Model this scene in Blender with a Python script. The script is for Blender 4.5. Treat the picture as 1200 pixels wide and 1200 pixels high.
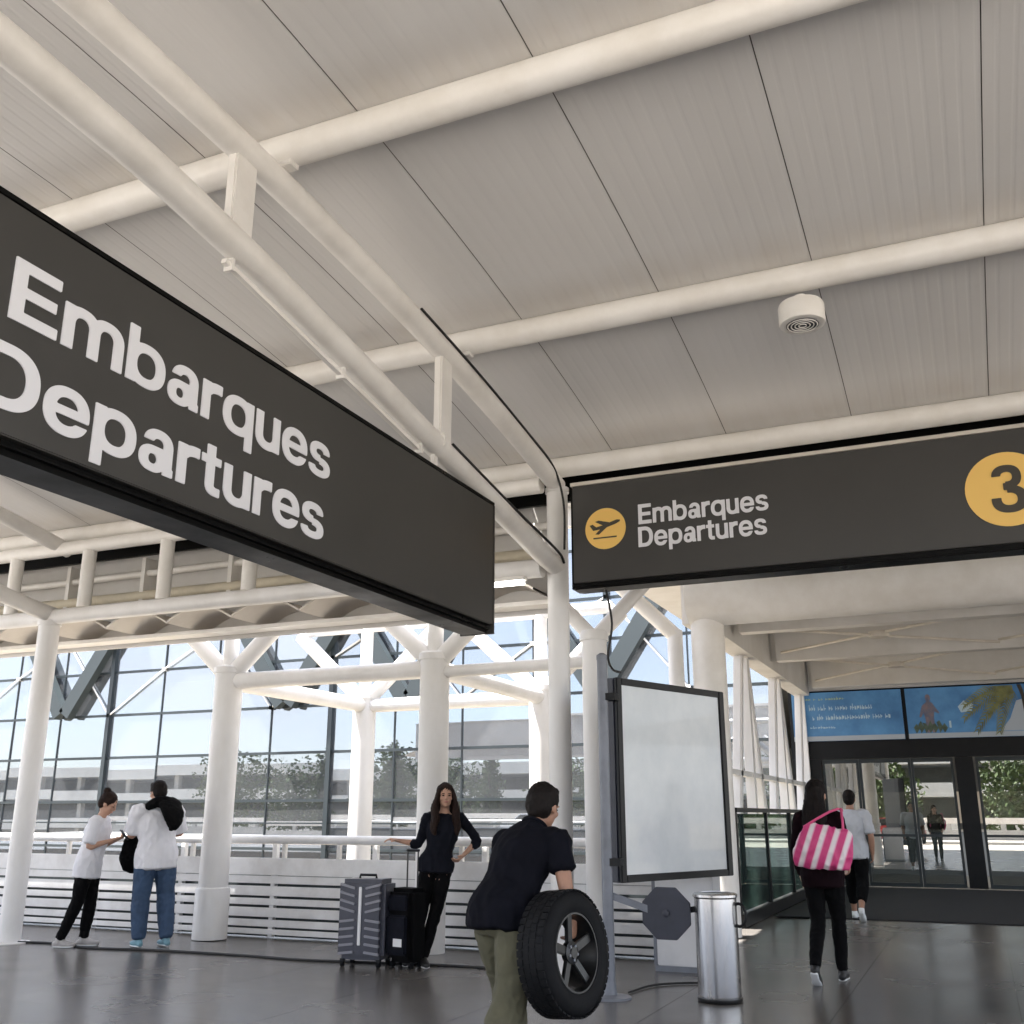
import bpy, bmesh, math, random
from mathutils import Vector, Matrix, noise
random.seed(7)
R = math.radians
scn = bpy.context.scene
for o in list(bpy.data.objects): bpy.data.objects.remove(o)
C = scn.collection

# ------------------------------------------------------------------ camera
cam = bpy.data.cameras.new('camera'); cam.lens = 36.0; cam.sensor_width = 36.0
cam.clip_start = 0.05; cam.clip_end = 3000
camo = bpy.data.objects.new('camera', cam); C.objects.link(camo)
camo.location = (0, 0, 1.4); camo.rotation_euler = (R(90 + 16.5), 0, R(23.7))
scn.camera = camo

# ------------------------------------------------------------------ sky, sun, exposure
SUN_EL, SUN_DIR = 71.0, (-.908, -.42)          # the sun stands to the left, a little behind the camera
w = bpy.data.worlds.new('World'); scn.world = w; w.use_nodes = True
nt = w.node_tree; nt.nodes.clear()
sky = nt.nodes.new('ShaderNodeTexSky'); sky.sky_type = 'NISHITA'; sky.sun_disc = False
sky.sun_elevation = R(SUN_EL); sky.sun_rotation = math.atan2(SUN_DIR[0], SUN_DIR[1])
sky.air_density = 1.0; sky.dust_density = 1.8; sky.ozone_density = 1.0; sky.altitude = 500
bg = nt.nodes.new('ShaderNodeBackground'); bg.inputs['Strength'].default_value = 0.08
wo = nt.nodes.new('ShaderNodeOutputWorld')
tcw = nt.nodes.new('ShaderNodeTexCoord'); cl = nt.nodes.new('ShaderNodeTexNoise'); cl.inputs['Scale'].default_value = 2.2; cl.inputs['Detail'].default_value = 8; cl.inputs['Roughness'].default_value = .6
mpw = nt.nodes.new('ShaderNodeMapping'); mpw.inputs['Scale'].default_value = (1, 1, 3)
nt.links.new(tcw.outputs['Generated'], mpw.inputs[0]); nt.links.new(mpw.outputs[0], cl.inputs['Vector'])
cr = nt.nodes.new('ShaderNodeMapRange'); cr.inputs['From Min'].default_value = .35; cr.inputs['From Max'].default_value = .65; cr.inputs['To Min'].default_value = .35; cr.inputs['To Max'].default_value = .85
nt.links.new(cl.outputs['Fac'], cr.inputs[0])
veil = nt.nodes.new('ShaderNodeMix'); veil.data_type = 'RGBA'; nt.links.new(cr.outputs[0], veil.inputs['Factor'])
nt.links.new(sky.outputs[0], veil.inputs['A']); veil.inputs['B'].default_value = (4.4, 4.4, 4.7, 1)
nt.links.new(veil.outputs['Result'], bg.inputs[0]); nt.links.new(bg.outputs[0], wo.inputs[0])
sl = bpy.data.lights.new('sun', 'SUN'); sl.energy = 5.0; sl.angle = R(0.6); sl.color = (1, .95, .885)
slo = bpy.data.objects.new('sun', sl); C.objects.link(slo)
sv = Vector((SUN_DIR[0], SUN_DIR[1], 0)).normalized() * math.cos(R(SUN_EL)) + Vector((0, 0, math.sin(R(SUN_EL))))
slo.rotation_euler = sv.to_track_quat('Z', 'Y').to_euler(); slo.location = (-20, 0, 30)
scn.view_settings.view_transform = 'Standard'; scn.view_settings.look = 'None'
scn.view_settings.gamma = 1.0; scn.view_settings.use_curve_mapping = False
scn.view_settings.exposure = 2.88
scn.cycles.max_bounces = 10; scn.cycles.diffuse_bounces = 6; scn.cycles.glossy_bounces = 5
scn.cycles.transmission_bounces = 6; scn.cycles.transparent_max_bounces = 12

# ------------------------------------------------------------------ materials
M = {}
def mat(name, col, rough=.5, metal=0., var=0., vscale=3., col2=None, bump=0., bscale=60., spec=None, emit=0., stretch=(1, 1, 1), coat=0., rvar=0.):
    m = bpy.data.materials.new(name); m.use_nodes = True; n = m.node_tree.nodes; l = m.node_tree.links
    b = n['Principled BSDF']; b.inputs['Roughness'].default_value = rough; b.inputs['Metallic'].default_value = metal
    b.inputs['Base Color'].default_value = (*col, 1)
    if spec is not None: b.inputs['Specular IOR Level'].default_value = spec
    if coat: b.inputs['Coat Weight'].default_value = coat
    if emit:
        b.inputs['Emission Color'].default_value = (*col, 1); b.inputs['Emission Strength'].default_value = emit
    if var or bump or rvar:
        tc = n.new('ShaderNodeTexCoord'); mp = n.new('ShaderNodeMapping'); mp.inputs['Scale'].default_value = stretch
        geo = n.new('ShaderNodeNewGeometry')
        l.new(geo.outputs['Position'], mp.inputs['Vector'])
    if var or rvar:
        nz = n.new('ShaderNodeTexNoise'); nz.inputs['Scale'].default_value = vscale; nz.inputs['Detail'].default_value = 7
        nz.inputs['Roughness'].default_value = .62
        l.new(mp.outputs[0], nz.inputs['Vector'])
        if var:
            rp = n.new('ShaderNodeValToRGB'); c2 = col2 or tuple(c * (1 - var) for c in col)
            rp.color_ramp.elements[0].position = .33; rp.color_ramp.elements[1].position = .62
            rp.color_ramp.elements[0].color = (*c2, 1); rp.color_ramp.elements[1].color = (*col, 1)
            l.new(nz.outputs['Fac'], rp.inputs[0]); l.new(rp.outputs[0], b.inputs['Base Color'])
            if emit: l.new(rp.outputs[0], b.inputs['Emission Color'])
        if rvar:
            mr = n.new('ShaderNodeMapRange'); mr.inputs['From Min'].default_value = .3; mr.inputs['From Max'].default_value = .7
            mr.inputs['To Min'].default_value = rough - rvar; mr.inputs['To Max'].default_value = rough + rvar
            l.new(nz.outputs['Fac'], mr.inputs[0]); l.new(mr.outputs[0], b.inputs['Roughness'])
    if bump:
        nb = n.new('ShaderNodeTexNoise'); nb.inputs['Scale'].default_value = bscale; nb.inputs['Detail'].default_value = 5
        l.new(mp.outputs[0], nb.inputs['Vector'])
        bp = n.new('ShaderNodeBump'); bp.inputs['Strength'].default_value = bump; bp.inputs['Distance'].default_value = .01
        l.new(nb.outputs['Fac'], bp.inputs['Height']); l.new(bp.outputs[0], b.inputs['Normal'])
    M[name] = m
    return m
mat('white_steel', (.80, .79, .78), .38, var=.2, vscale=1.6, col2=(.68, .665, .64), stretch=(1, 1, .4), bump=.05, bscale=90)
mat('cream_steel', (.83, .81, .775), .42, var=.2, vscale=2.2, col2=(.73, .70, .65), bump=.05, bscale=80)
mat('chord_steel', (.78, .76, .73), .42, var=.2, vscale=2.2, col2=(.67, .645, .61), bump=.05, bscale=80)
mat('fence_paint', (.82, .82, .82), .45, var=.2, vscale=2.5, col2=(.66, .65, .64), bump=.08, bscale=60)
mat('roof_backing', (.12, .11, .10), .9)
mat('sign_face', (.046, .044, .041), .45, var=.15, vscale=1.2, rvar=.06)
mat('sign_trim', (.004, .004, .004), .35, rvar=.1, vscale=2, spec=.1)
mat('letter_white', (.76, .76, .79), .5)
mat('sign_yellow', (.88, .56, .15), .5)
mat('icon_dark', (.05, .042, .03), .5)
mat('pale_edge', (.62, .57, .50), .45, var=.2)
mat('dark_joint', (.02, .02, .02), .8)
mat('black_paint', (.008, .0085, .010), .4, spec=.25, var=.3, vscale=8)
mat('mullion_dark', (.022, .03, .034), .4)
mat('brace_dark', (.028, .038, .042), .5)
mat('pole_grey', (.20, .215, .25), .38, var=.25, vscale=4)
mat('steel_brushed', (.62, .62, .63), .24, metal=1.0, var=.12, vscale=5, stretch=(1, 1, .2), bump=.03, bscale=200, rvar=.06)
mat('rubber', (.007, .0075, .009), .7, spec=.2, var=.3, vscale=12, bump=.15, bscale=150)
mat('rim_black', (.008, .0085, .009), .35)
mat('chrome', (.8, .8, .8), .18, metal=1.)
mat('poster_white', (.70, .73, .74), .4, var=.12, vscale=2.2, col2=(.60, .64, .66), coat=.3)
mat('cable_black', (.012, .012, .012), .6)
mat('octagon_grey', (.038, .042, .06), .5, var=.2, vscale=9)
mat('cabinet_white', (.72, .72, .73), .45, var=.12)
mat('ceiling_plaster', (.63, .615, .595), .7, var=.18, vscale=1.2, col2=(.54, .52, .49))
mat('fascia_beige', (.66, .62, .57), .6, var=.25, vscale=1.5, col2=(.55, .50, .45))
mat('pipe_yellow', (.66, .60, .47), .5, var=.2)
mat('mat_dark', (.018, .018, .020), .9, bump=.4, bscale=300)
mat('concrete', (.40, .385, .36), .85, var=.25, vscale=.8, bump=.2, bscale=20)
mat('asphalt', (.34, .32, .29), .85, var=.3, vscale=.6)
mat('earth', (.30, .26, .20), .95, var=.4, vscale=.05)
mat('interior_wall', (.30, .30, .29), .8, var=.2)
mat('interior_floor', (.25, .25, .25), .3)
mat('leaf', (.07, .11, .035), .6, var=.5, vscale=2)
mat('bark', (.12, .09, .06), .9, var=.4, vscale=5)
mat('skin', (.50, .29, .20), .5, var=.12, vscale=14)
mat('skin_tan', (.38, .205, .135), .5, var=.12, vscale=14)
mat('hair_dark', (.010, .007, .006), .7, var=.4, vscale=40, spec=.2)
mat('hair_brown', (.022, .011, .008), .7, var=.4, vscale=40, spec=.2)
mat('cloth_white', (.78, .78, .82), .85, var=.06, vscale=6, bump=.1, bscale=220)
mat('cloth_grey_white', (.52, .54, .58), .85, var=.08, vscale=6)
mat('cloth_navy', (0.006, 0.0065, 0.011), .9, spec=.12, var=.3, vscale=9, bump=.1, bscale=200)
mat('cloth_charcoal', (0.01, 0.011, 0.017), .9, spec=.12, var=.3, vscale=9, bump=.1, bscale=200)
mat('cloth_black', (0.004, 0.004, 0.0045), .9, spec=.12, var=.3, vscale=9)
mat('cloth_plum', (0.009, 0.003, 0.005), .9, spec=.12, var=.3, vscale=9)
mat('denim', (.045, .085, .16), .85, var=.35, vscale=7, bump=.15, bscale=240)
mat('olive', (.11, .105, .065), .85, var=.25, vscale=6, bump=.12, bscale=180)
mat('shoe_grey', (.45, .43, .42), .7, var=.2, vscale=14)
mat('shoe_blue', (.20, .38, .46), .6, var=.3, vscale=14)
mat('sole_white', (.75, .77, .78), .6)
mat('shoe_black', (.015, .015, .015), .5)
mat('bag_pink', (.72, .09, .24), .55, var=.15, vscale=10)
mat('bag_white', (.80, .74, .76), .55)
mat('suitcase_grey', (.060, .062, .082), .35, var=.2, vscale=10)
mat('suitcase_rib', (.25, .25, .28), .3)
mat('tag_white', (.75, .75, .75), .5)
mat('eye_dark', (.02, .015, .012), .2)
mat('lip', (.35, .12, .10), .5)
mat('screen_grey', (.08, .08, .09), .2)
mat('ad_blue', (.022, .075, .165), .4, var=.35, vscale=.9, col2=(.06, .16, .29), emit=.07)
mat('ad_pale', (.26, .33, .37), .4, emit=.05)
mat('ad_green', (.22, .27, .16), .4, emit=.04)
mat('ad_leaf', (.15, .15, .05), .4, var=.5, vscale=6, emit=.03)
mat('ad_skin', (.15, .11, .12), .5, var=.4, vscale=7, col2=(.07,.09,.14), emit=.03)
mat('ad_shrub', (.07, .10, .07), .5, var=.5, vscale=8, emit=.02)
mat('ad_trunk', (.05, .04, .03), .6)
mat('ad_sand', (.24, .26, .28), .5, emit=.05)
mat('cladding_white', (.70, .70, .69), .6, var=.12, vscale=.5)
mat('car_paint_white', (.75, .75, .76), .25, coat=.6)
mat('car_paint_red', (.30, .03, .03), .25, coat=.6)
mat('car_paint_blue', (.06, .12, .25), .25, coat=.6)
mat('added_hall_glow', (1, .86, .66), .4, emit=5.0)  # glow for panels added to brighten the hall, no known lamp
mat('lamp_tube', (1, .98, .95), .4, emit=1.6)

def floor_mat():
    m = bpy.data.materials.new('polished_floor'); m.use_nodes = True; n = m.node_tree.nodes; l = m.node_tree.links
    b = n['Principled BSDF']; geo = n.new('ShaderNodeNewGeometry'); oi = n.new('ShaderNodeObjectInfo')
    n1 = n.new('ShaderNodeTexNoise'); n1.inputs['Scale'].default_value = .9; n1.inputs['Detail'].default_value = 6
    n2 = n.new('ShaderNodeTexNoise'); n2.inputs['Scale'].default_value = 55; n2.inputs['Detail'].default_value = 4
    for x in (n1, n2): l.new(geo.outputs['Position'], x.inputs['Vector'])
    rp = n.new('ShaderNodeValToRGB'); rp.color_ramp.elements[0].position = .3; rp.color_ramp.elements[1].position = .7
    rp.color_ramp.elements[0].color = (.104, .097, .090, 1); rp.color_ramp.elements[1].color = (.128, .120, .112, 1)
    l.new(n1.outputs['Fac'], rp.inputs[0])
    mr = n.new('ShaderNodeMapRange'); mr.inputs['To Min'].default_value = .95; mr.inputs['To Max'].default_value = 1.05
    l.new(oi.outputs['Random'], mr.inputs[0])
    mr2 = n.new('ShaderNodeMapRange'); mr2.inputs['To Min'].default_value = .78; mr2.inputs['To Max'].default_value = 1.22
    l.new(n2.outputs['Fac'], mr2.inputs[0])
    mu = n.new('ShaderNodeMath'); mu.operation = 'MULTIPLY'; l.new(mr.outputs[0], mu.inputs[0]); l.new(mr2.outputs[0], mu.inputs[1])
    vm = n.new('ShaderNodeVectorMath'); vm.operation = 'SCALE'; l.new(rp.outputs[0], vm.inputs[0]); l.new(mu.outputs[0], vm.inputs['Scale'])
    l.new(vm.outputs[0], b.inputs['Base Color'])
    mr3 = n.new('ShaderNodeMapRange'); mr3.inputs['From Min'].default_value = .3; mr3.inputs['From Max'].default_value = .7
    mr3.inputs['To Min'].default_value = .21; mr3.inputs['To Max'].default_value = .29
    l.new(n1.outputs['Fac'], mr3.inputs[0]); l.new(mr3.outputs[0], b.inputs['Roughness'])
    vo = n.new('ShaderNodeTexVoronoi'); vo.inputs['Scale'].default_value = 2.6; l.new(geo.outputs['Position'], vo.inputs['Vector'])
    sp = n.new('ShaderNodeMapRange'); sp.inputs['From Min'].default_value = .018; sp.inputs['From Max'].default_value = .035; sp.inputs['To Min'].default_value = .45; sp.inputs['To Max'].default_value = 1.0
    l.new(vo.outputs['Distance'], sp.inputs[0])
    mu2 = n.new('ShaderNodeMath'); mu2.operation = 'MULTIPLY'; l.new(mu.outputs[0], mu2.inputs[0]); l.new(sp.outputs[0], mu2.inputs[1]); l.new(mu2.outputs[0], vm.inputs['Scale'])
    bp = n.new('ShaderNodeBump'); bp.inputs['Strength'].default_value = .03; bp.inputs['Distance'].default_value = .01
    l.new(n1.outputs['Fac'], bp.inputs['Height']); l.new(bp.outputs[0], b.inputs['Normal'])
    M['floor'] = m
floor_mat()

def roof_mat():
    m = bpy.data.materials.new('roof_sheet'); m.use_nodes = True; n = m.node_tree.nodes; l = m.node_tree.links
    b = n['Principled BSDF']; b.inputs['Roughness'].default_value = .55
    geo = n.new('ShaderNodeNewGeometry'); mp = n.new('ShaderNodeMapping'); mp.inputs['Scale'].default_value = (3, .5, 1)
    l.new(geo.outputs['Position'], mp.inputs['Vector'])
    n1 = n.new('ShaderNodeTexNoise'); n1.inputs['Scale'].default_value = 1.0; n1.inputs['Detail'].default_value = 8
    l.new(mp.outputs[0], n1.inputs['Vector'])
    rp = n.new('ShaderNodeValToRGB'); rp.color_ramp.elements[0].position = .3; rp.color_ramp.elements[1].position = .68
    rp.color_ramp.elements[0].color = (.625, .615, .605, 1); rp.color_ramp.elements[1].color = (.665, .655, .645, 1)
    l.new(n1.outputs['Fac'], rp.inputs[0])
    # rusty dust that has run down onto each purlin: a stain just uphill of the tubes
    sx = n.new('ShaderNodeSeparateXYZ'); l.new(geo.outputs['Position'], sx.inputs[0])
    prev = None
    for y0 in (4.37, 6.90, 9.22):
        a = n.new('ShaderNodeMath'); a.operation = 'SUBTRACT'; l.new(sx.outputs['Y'], a.inputs[0]); a.inputs[1].default_value = y0
        ab = n.new('ShaderNodeMath'); ab.operation = 'ABSOLUTE'; l.new(a.outputs[0], ab.inputs[0])
        mr = n.new('ShaderNodeMapRange'); mr.inputs['From Min'].default_value = .02; mr.inputs['From Max'].default_value = .34
        mr.inputs['To Min'].default_value = 1; mr.inputs['To Max'].default_value = 0; l.new(ab.outputs[0], mr.inputs[0])
        if prev:
            ad = n.new('ShaderNodeMath'); ad.operation = 'ADD'; l.new(prev.outputs[0], ad.inputs[0]); l.new(mr.outputs[0], ad.inputs[1]); prev = ad
        else: prev = mr
    n2 = n.new('ShaderNodeTexNoise'); n2.inputs['Scale'].default_value = 2.5; n2.inputs['Detail'].default_value = 6; l.new(mp.outputs[0], n2.inputs['Vector'])
    mu = n.new('ShaderNodeMath'); mu.operation = 'MULTIPLY'; l.new(prev.outputs[0], mu.inputs[0]); l.new(n2.outputs['Fac'], mu.inputs[1])
    mx = n.new('ShaderNodeMix'); mx.data_type = 'RGBA'; l.new(mu.outputs[0], mx.inputs['Factor'])
    l.new(rp.outputs[0], mx.inputs['A']); mx.inputs['B'].default_value = (.57, .53, .48, 1)
    l.new(mx.outputs['Result'], b.inputs['Base Color'])
    M['roof_sheet'] = m
roof_mat()

def glass_mat(name, tint, refl, see, rough=.0, hi=.95, film=0.):
    m = bpy.data.materials.new(name); m.use_nodes = True; n = m.node_tree.nodes; l = m.node_tree.links; n.clear()
    out = n.new('ShaderNodeOutputMaterial'); g = n.new('ShaderNodeBsdfGlossy'); g.inputs['Roughness'].default_value = rough
    g.inputs['Color'].default_value = (*tint, 1)
    t = n.new('ShaderNodeBsdfTransparent'); t.inputs['Color'].default_value = (*see, 1)
    fr = n.new('ShaderNodeLayerWeight'); fr.inputs['Blend'].default_value = .35
    mr = n.new('ShaderNodeMapRange'); mr.inputs['To Min'].default_value = refl; mr.inputs['To Max'].default_value = hi
    l.new(fr.outputs['Fresnel'], mr.inputs[0])
    mx = n.new('ShaderNodeMixShader'); l.new(mr.outputs[0], mx.inputs[0]); l.new(t.outputs[0], mx.inputs[1]); l.new(g.outputs[0], mx.inputs[2])
    if film:
        d = n.new('ShaderNodeBsdfDiffuse'); d.inputs['Color'].default_value = (.74, .76, .82, 1)
        nz = n.new('ShaderNodeTexNoise'); nz.inputs['Scale'].default_value = .35; nz.inputs['Detail'].default_value = 6
        geo = n.new('ShaderNodeNewGeometry'); l.new(geo.outputs['Position'], nz.inputs['Vector'])
        m2 = n.new('ShaderNodeMapRange'); m2.inputs['To Min'].default_value = film * .6; m2.inputs['To Max'].default_value = film * 1.4; l.new(nz.outputs['Fac'], m2.inputs[0])
        mz = n.new('ShaderNodeMixShader'); l.new(m2.outputs[0], mz.inputs[0]); l.new(mx.outputs[0], mz.inputs[1]); l.new(d.outputs[0], mz.inputs[2]); mx = mz
    l.new(mx.outputs[0], out.inputs[0]); M[name] = m
glass_mat('facade_glass', (.86, .90, .96), .29, (.45, .52, .53), hi=.48, film=.06)
glass_mat('door_glass', (.95, .94, .90), .36, (.50, .54, .54))
glass_mat('railing_glass', (.85, .95, .93), .14, (.50, .62, .60))

# ------------------------------------------------------------------ mesh helpers
class B:
    def __init__(s): s.v = []; s.f = []
    def add(s, vs, fs):
        k = len(s.v); s.v += [tuple(v) for v in vs]; s.f += [tuple(i + k for i in f) for f in fs]; return s
    def box(s, x0, x1, y0, y1, z0, z1):
        v = [(x, y, z) for z in (z0, z1) for y in (y0, y1) for x in (x0, x1)]
        return s.add(v, [(0, 2, 3, 1), (4, 5, 7, 6), (0, 1, 5, 4), (2, 6, 7, 3), (0, 4, 6, 2), (1, 3, 7, 5)])
    def bar(s, p, q, wd, ht, up=(0, 0, 1)):
        p, q = Vector(p), Vector(q); t = (q - p).normalized(); sd = t.cross(Vector(up)).normalized(); u = sd.cross(t)
        v = [c + sd * a * wd / 2 + u * b * ht / 2 for c in (p, q) for a, b in ((-1, -1), (1, -1), (1, 1), (-1, 1))]
        return s.add(v, [(3, 2, 1, 0), (4, 5, 6, 7), (0, 1, 5, 4), (1, 2, 6, 5), (2, 3, 7, 6), (3, 0, 4, 7)])
    def tube(s, pts, r, seg=16, cap=True):
        pts = [Vector(p) for p in pts]; n = len(pts); rings = []; rr = r if isinstance(r, (list, tuple)) else [r] * n
        t0 = (pts[1] - pts[0]).normalized(); a = Vector((0, 0, 1)) if abs(t0.z) < .9 else Vector((1, 0, 0))
        sd = t0.cross(a).normalized()
        for i, p in enumerate(pts):
            t = (pts[min(i + 1, n - 1)] - pts[max(i - 1, 0)]).normalized()
            sd = (sd - t * sd.dot(t)).normalized(); u = t.cross(sd)
            rings.append([p + (sd * math.cos(k * 2 * math.pi / seg) + u * math.sin(k * 2 * math.pi / seg)) * rr[i] for k in range(seg)])
        vs = [v for q in rings for v in q]; fs = []
        for i in range(n - 1):
            for k in range(seg):
                k2 = (k + 1) % seg; fs.append((i * seg + k, i * seg + k2, (i + 1) * seg + k2, (i + 1) * seg + k))
        if cap: fs += [tuple(range(seg - 1, -1, -1)), tuple(range((n - 1) * seg, n * seg))]
        return s.add(vs, fs)
    def lathe(s, prof, seg=32, c=(0, 0, 0), axis=None):
        q = Vector(axis).to_track_quat('Z', 'Y') if axis else None; vs = []; n = len(prof)
        for r, z in prof:
            for k in range(seg):
                p = Vector((r * math.cos(k * 2 * math.pi / seg), r * math.sin(k * 2 * math.pi / seg), z))
                vs.append((q @ p if q else p) + Vector(c))
        fs = [(i * seg + k, i * seg + (k + 1) % seg, (i + 1) * seg + (k + 1) % seg, (i + 1) * seg + k) for i in range(n - 1) for k in range(seg)]
        fs += [tuple(range(seg - 1, -1, -1)), tuple(range((n - 1) * seg, n * seg))]
        return s.add(vs, fs)
    def prism(s, poly, fn, t0, t1):      # poly of 2-D points, fn(u, v, t) -> 3-D
        n = len(poly); vs = [fn(u, v, t0) for u, v in poly] + [fn(u, v, t1) for u, v in poly]
        return s.add(vs, [tuple(range(n - 1, -1, -1)), tuple(range(n, 2 * n))] + [(i, (i + 1) % n, n + (i + 1) % n, n + i) for i in range(n)])
    def mesh(s, name):
        me = bpy.data.meshes.new(name); me.from_pydata(s.v, [], s.f); me.validate(); me.update()
        bm = bmesh.new(); bm.from_mesh(me); bmesh.ops.recalc_face_normals(bm, faces=bm.faces); bm.to_mesh(me); bm.free()
        return me
    def build(s, name, m, parent=None, smooth=False, bevel=0., loc=None):
        return link(name, s.mesh(name), m, parent, smooth, bevel, loc)
def link(name, me, m, parent=None, smooth=False, bevel=0., loc=None):
    if m is not None:
        me.materials.clear(); me.materials.append(M[m])
    if bevel:
        bm = bmesh.new(); bm.from_mesh(me)
        bmesh.ops.bevel(bm, geom=[e for e in bm.edges if e.calc_length() > 0 and e.is_manifold and e.calc_face_angle(0) > .6], offset=bevel, segments=4 if bevel > .02 else 2, affect='EDGES', clamp_overlap=True)
        bm.to_mesh(me); bm.free()
    if smooth:
        bm = bmesh.new(); bm.from_mesh(me)
        for f in bm.faces: f.smooth = True
        for e in bm.edges: e.smooth = not (e.is_manifold and e.calc_face_angle(0) > .7)
        bm.to_mesh(me); bm.free()
    o = bpy.data.objects.new(name, me); C.objects.link(o)
    if parent: o.parent = parent
    if loc is not None: o.location = loc
    return o
def inst(src, parent=None, loc=None, rot=None):
    o = src.copy(); C.objects.link(o); o.parent = parent
    if loc is not None: o.location = loc
    if rot is not None: o.rotation_euler = rot
    return o
def tag(o, label, cat, group=None):
    o['label'] = label; o['category'] = cat
    if group: o['group'] = group
    return o
def thing(name, label, cat, loc=(0, 0, 0), rz=0, group=None):
    o = bpy.data.objects.new(name, None); C.objects.link(o); o.location = loc; o.rotation_euler = (0, 0, rz); o.empty_display_size = .2
    return tag(o, label, cat, group)
def struct(o): o['kind'] = 'structure'; return o

# ------------------------------------------------------------------ the setting: floor, road, ground
fl = struct(B().box(-60, 30, -3.2, 11.3, -.5, -.012).build('floor', 'floor'))
struct(B().box(-3.6, 14, 11.302, 24.19, -.5, -.012).build('walkway', 'floor'))
SL = 1.24
slab = B().box(-SL / 2 + .002, SL / 2 - .002, -SL / 2 + .002, SL / 2 - .002, -.011, 0).mesh('floor_slab')
s0 = None
for i in range(-12, 5):
    for j in range(1, 19):
        x, y = -3.62 + (i + .5) * SL * 1.0 + 2.48, .3 + (j + .5) * SL
        if y + SL / 2 > 11.3 and (x - SL / 2 < -3.6): continue
        if y + SL / 2 > 23.3: continue
        if s0 is None: s0 = link('floor_slab', slab, 'floor', fl, loc=(x, y, 0))
        else: inst(s0, fl, (x, y, 0))
struct(B().box(-70, 40, -18, -3.3, -.9, -.16).build('road', 'asphalt'))
struct(B().box(-70, 40, -3.3, -3.0, -.5, -.004).build('kerb', 'concrete'))
struct(B().box(-70, 40, -23, -18.0, -.9, -.02).build('pavement', 'concrete'))
struct(B().box(-900, 900, -900, 900, -6.2, -5.2).build('ground', 'earth'))
for k in range(9):
    x = -58 + k * 11
    struct(B().box(x, x + 4, -10.8, -10.65, -.159, -.155).build('lane_marking', 'cladding_white'))

# ------------------------------------------------------------------ canopy roof
PEAK, RAD = 3.3, 61.0
def chord_z(y): return 5.27 - (y - PEAK) ** 2 / RAD
YE = 9.75
canopy = thing('canopy_roof', 'wide curved canopy roof of grey ribbed sheets on cream tubes above the forecourt', 'roof')
ys = [-3.1 + i * (YE + 3.1) / 26 for i in range(27)]
def roof_strip():
    b = B(); W = 1.17 - .007; nr = 12; xs = []
    p = W / nr
    for i in range(nr):
        x = -W / 2 + i * p
        xs += [(x, 0), (x + p * .62, 0), (x + p * .74, .0014), (x + p * .88, .0014)]
    xs.append((W / 2, 0))
    n = len(xs)
    vs = []
    for y in ys:
        for x, dz in xs: vs.append((x, y, chord_z(y) + .312 + dz))
    b.add(vs, [(i * n + k, (i + 1) * n + k, (i + 1) * n + k + 1, i * n + k + 1) for i in range(len(ys) - 1) for k in range(n - 1)])
    return b.mesh('roof_panel')
rp0 = None
for i in range(-12, 8):
    x = -.68 + 1.17 * (i + .5)
    if rp0 is None: rp0 = link('roof_panel', roof_strip(), 'roof_sheet', canopy, loc=(x, 0, 0))
    else: inst(rp0, canopy, (x, 0, 0))
b = B(); vs = []
for dz in (.335, .42):
    for y in ys:
        for x in (-15.2, 8.8): vs.append((x, y, chord_z(y) + dz))
n = len(ys); fs = []
for i in range(n - 1):
    fs += [(2 * i, 2 * i + 1, 2 * i + 3, 2 * i + 2), (2 * n + 2 * i, 2 * n + 2 * i + 2, 2 * n + 2 * i + 3, 2 * n + 2 * i + 1)]
    fs += [(2 * i, 2 * i + 2, 2 * n + 2 * i + 2, 2 * n + 2 * i), (2 * i + 1, 2 * n + 2 * i + 1, 2 * n + 2 * i + 3, 2 * i + 3)]
fs += [(0, 2 * n, 2 * n + 1, 1), (2 * n - 2, 2 * n - 1, 4 * n - 1, 4 * n - 2)]
b.add(vs, fs).build('roof_backing', 'roof_backing', canopy)
for y in (-2.6, -.6, 1.95, 4.55, 7.10, 9.42):
    B().tube([(-15.1, y, chord_z(y) + .205), (8.7, y, chord_z(y) + .205)], .105, 24).build('purlin', 'cream_steel', canopy, True)

B().box(-15.1, 8.7, 9.78, 9.83, 4.60, 5.0).build('dark_gap_strip', 'sign_trim', canopy)  # black strip added to darken the open gap at the canopy edge

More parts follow.
